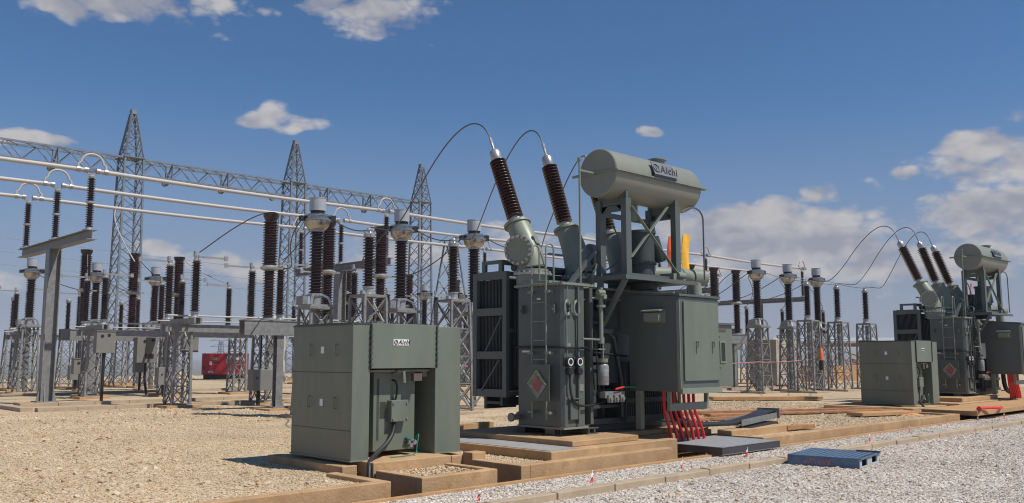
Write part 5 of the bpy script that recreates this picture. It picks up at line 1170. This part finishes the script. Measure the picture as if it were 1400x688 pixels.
def pdir(px, py): return (fw + rt*((px-700)/F_) + upv*((344-py)/F_)).normalized()
# cloud banks: direction, half width, half height (radians)
clouds = [(165, -12, 170, 42, 1.0), (90, 0, 60, 26, .9), (525, 22, 85, 40, 1.0), (450, 2, 50, 26, .7), (560, 8, 50, 30, .9), (382, 168, 58, 18, 1.0), (376, 156, 26, 18, 1.0), (884, 180, 22, 9, .8), (30, 188, 55, 12, .9), (368, 17, 20, 8, .6), (285, 46, 30, 6, .35),
          (1380, 218, 110, 44, 1.1), (1330, 200, 60, 22, 1.0), (1240, 236, 22, 10, .8), (1118, 268, 34, 20, 1.0), (1140, 305, 80, 24, 1.0), (1010, 305, 85, 26, 1.0), (960, 300, 60, 20, 1.0), (1310, 285, 50, 22, 1.0), (1370, 310, 80, 34, .9), (1150, 350, 50, 20, .9), (1030, 348, 40, 14, .8), (1250, 350, 60, 16, .6),
          (740, 330, 60, 20, .8), (215, 338, 34, 12, .9), (330, 368, 90, 30, .8), (500, 345, 60, 26, .8), (600, 350, 60, 24, .7), (90, 392, 90, 20, .5), (1480, 190, 90, 60, 1), (1050, 320, 180, 50, 1.5), (1350, 292, 115, 50, 1.3), (1190, 356, 280, 36, 1.1), (720, 338, 110, 30, .8), (-80, 190, 90, 24, 1), (1030, 42, 40, 6, .3), (1200, 330, 260, 50, .22)]
def cloud_field(vec):
    acc = None
    for (px, py, hw, hh, st) in clouds:
        c = pdir(px, py); r_ = Vector((c.y, -c.x, 0)).normalized(); u_ = r_.cross(c)
        k_ = 1 if True else 0
        a_ = math_('DIVIDE', dotv(vec, tuple(r_)), hw/F_); b_ = math_('DIVIDE', dotv(vec, tuple(u_)), hh/F_)
        d2 = math_('ADD', math_('MULTIPLY', a_, a_), math_('MULTIPLY', b_, b_))
        v = math_('MULTIPLY', math_('SUBTRACT', 1.0, d2), st)
        fr = math_('GREATER_THAN', dotv(vec, tuple(c)), .3)
        v = math_('MAXIMUM', math_('MULTIPLY', v, fr), 0.0) if False else math_('SUBTRACT', math_('MULTIPLY', math_('ADD', v, 4.0), fr), 4.0)
        acc = v if acc is None else math_('MAXIMUM', acc, v)
    return math_('MAXIMUM', acc, -1.2)
def noise(vec, sc, det=8, rough=.6, zs=2.2):
    mp = N.new('ShaderNodeMapping'); mp.inputs['Scale'].default_value = (1, 1, zs); L.new(vec, mp.inputs[0])
    n_ = N.new('ShaderNodeTexNoise'); n_.inputs['Scale'].default_value = sc; n_.inputs['Detail'].default_value = det; n_.inputs['Roughness'].default_value = rough
    L.new(mp.outputs[0], n_.inputs['Vector']); return n_.outputs[0]
nz = noise(D, 12, 11, .63)
nb = noise(D, 7, 3, .5)
def billow(vec, sc):
    """rounded puffs: creases where the noise crosses its middle"""
    n1 = math_('ABSOLUTE', math_('SUBTRACT', noise(vec, sc, 1, .5, 1.6), .5)); n2 = math_('ABSOLUTE', math_('SUBTRACT', noise(vec, sc*2.3, 2, .5, 1.6), .5))
    return math_('ADD', math_('MULTIPLY', n1, 2.4), math_('MULTIPLY', n2, 1.3))
bl = billow(D, 16)
fld = cloud_field(D)
dens = math_('ADD', math_('ADD', fld, math_('MULTIPLY', math_('SUBTRACT', nz, .5), 2.6)), math_('MULTIPLY', math_('SUBTRACT', bl, .38), 1.3))
mask = N.new('ShaderNodeMapRange'); mask.interpolation_type = 'SMOOTHSTEP'; L.new(dens, mask.inputs[0]); mask.inputs[1].default_value = .0; mask.inputs[2].default_value = .8
# cloud brightness: sample the noise slightly towards the sun
off = N.new('ShaderNodeVectorMath'); off.operation = 'ADD'; L.new(D, off.inputs[0]); off.inputs[1].default_value = (0.008, -0.012, .022)
bl2 = billow(off.outputs[0], 16)
nz2 = noise(off.outputs[0], 7, 3, .5)
lit = math_('ADD', math_('ADD', math_('MULTIPLY', math_('SUBTRACT', nb, nz2), 3.2), math_('MULTIPLY', math_('SUBTRACT', bl, bl2), .9)), math_('ADD', math_('MULTIPLY', nz, .9), .12), clamp=True)
core = N.new('ShaderNodeMapRange'); L.new(dens, core.inputs[0]); core.inputs[1].default_value = .2; core.inputs[2].default_value = 1.6; core.inputs[3].default_value = 0; core.inputs[4].default_value = .22
litc = math_('SUBTRACT', lit, core.outputs[0], clamp=True)
ccol = N.new('ShaderNodeMix'); ccol.data_type = 'RGBA'; L.new(litc, ccol.inputs[0]); ccol.inputs[6].default_value = (4.1, 4.2, 5.0, 1); ccol.inputs[7].default_value = (7.9, 7.5, 7.3, 1)
# horizon haze inside the sky itself
sep = N.new('ShaderNodeSeparateXYZ'); L.new(D, sep.inputs[0])
hz = N.new('ShaderNodeMapRange'); hz.interpolation_type = 'SMOOTHSTEP'; L.new(sep.outputs[2], hz.inputs[0]); hz.inputs[1].default_value = 0.0; hz.inputs[2].default_value = .30; hz.inputs[3].default_value = .80; hz.inputs[4].default_value = 0
tint = N.new('ShaderNodeMix'); tint.data_type = 'RGBA'; tint.blend_type = 'MULTIPLY'; tint.inputs[0].default_value = 1; L.new(sky.outputs[0], tint.inputs[6]); tint.inputs[7].default_value = (.57, .96, 1.25, 1)
hm = N.new('ShaderNodeMix'); hm.data_type = 'RGBA'; L.new(hz.outputs[0], hm.inputs[0]); L.new(tint.outputs[2], hm.inputs[6]); hm.inputs[7].default_value = (3.75, 3.8, 4.75, 1)
cm = N.new('ShaderNodeMix'); cm.data_type = 'RGBA'; L.new(math_('MULTIPLY', mask.outputs[0], .92), cm.inputs[0]); L.new(hm.outputs[2], cm.inputs[6]); L.new(ccol.outputs[2], cm.inputs[7])
L.new(cm.outputs[2], bg.inputs['Color'])
scene.view_settings.view_transform = 'Standard'; scene.view_settings.look = 'None'; scene.view_settings.gamma = 1; scene.view_settings.exposure = 0
scene.render.engine = 'CYCLES'; scene.cycles.filter_width = 1.1
scene.cycles.max_bounces = 6; scene.cycles.use_denoising = True
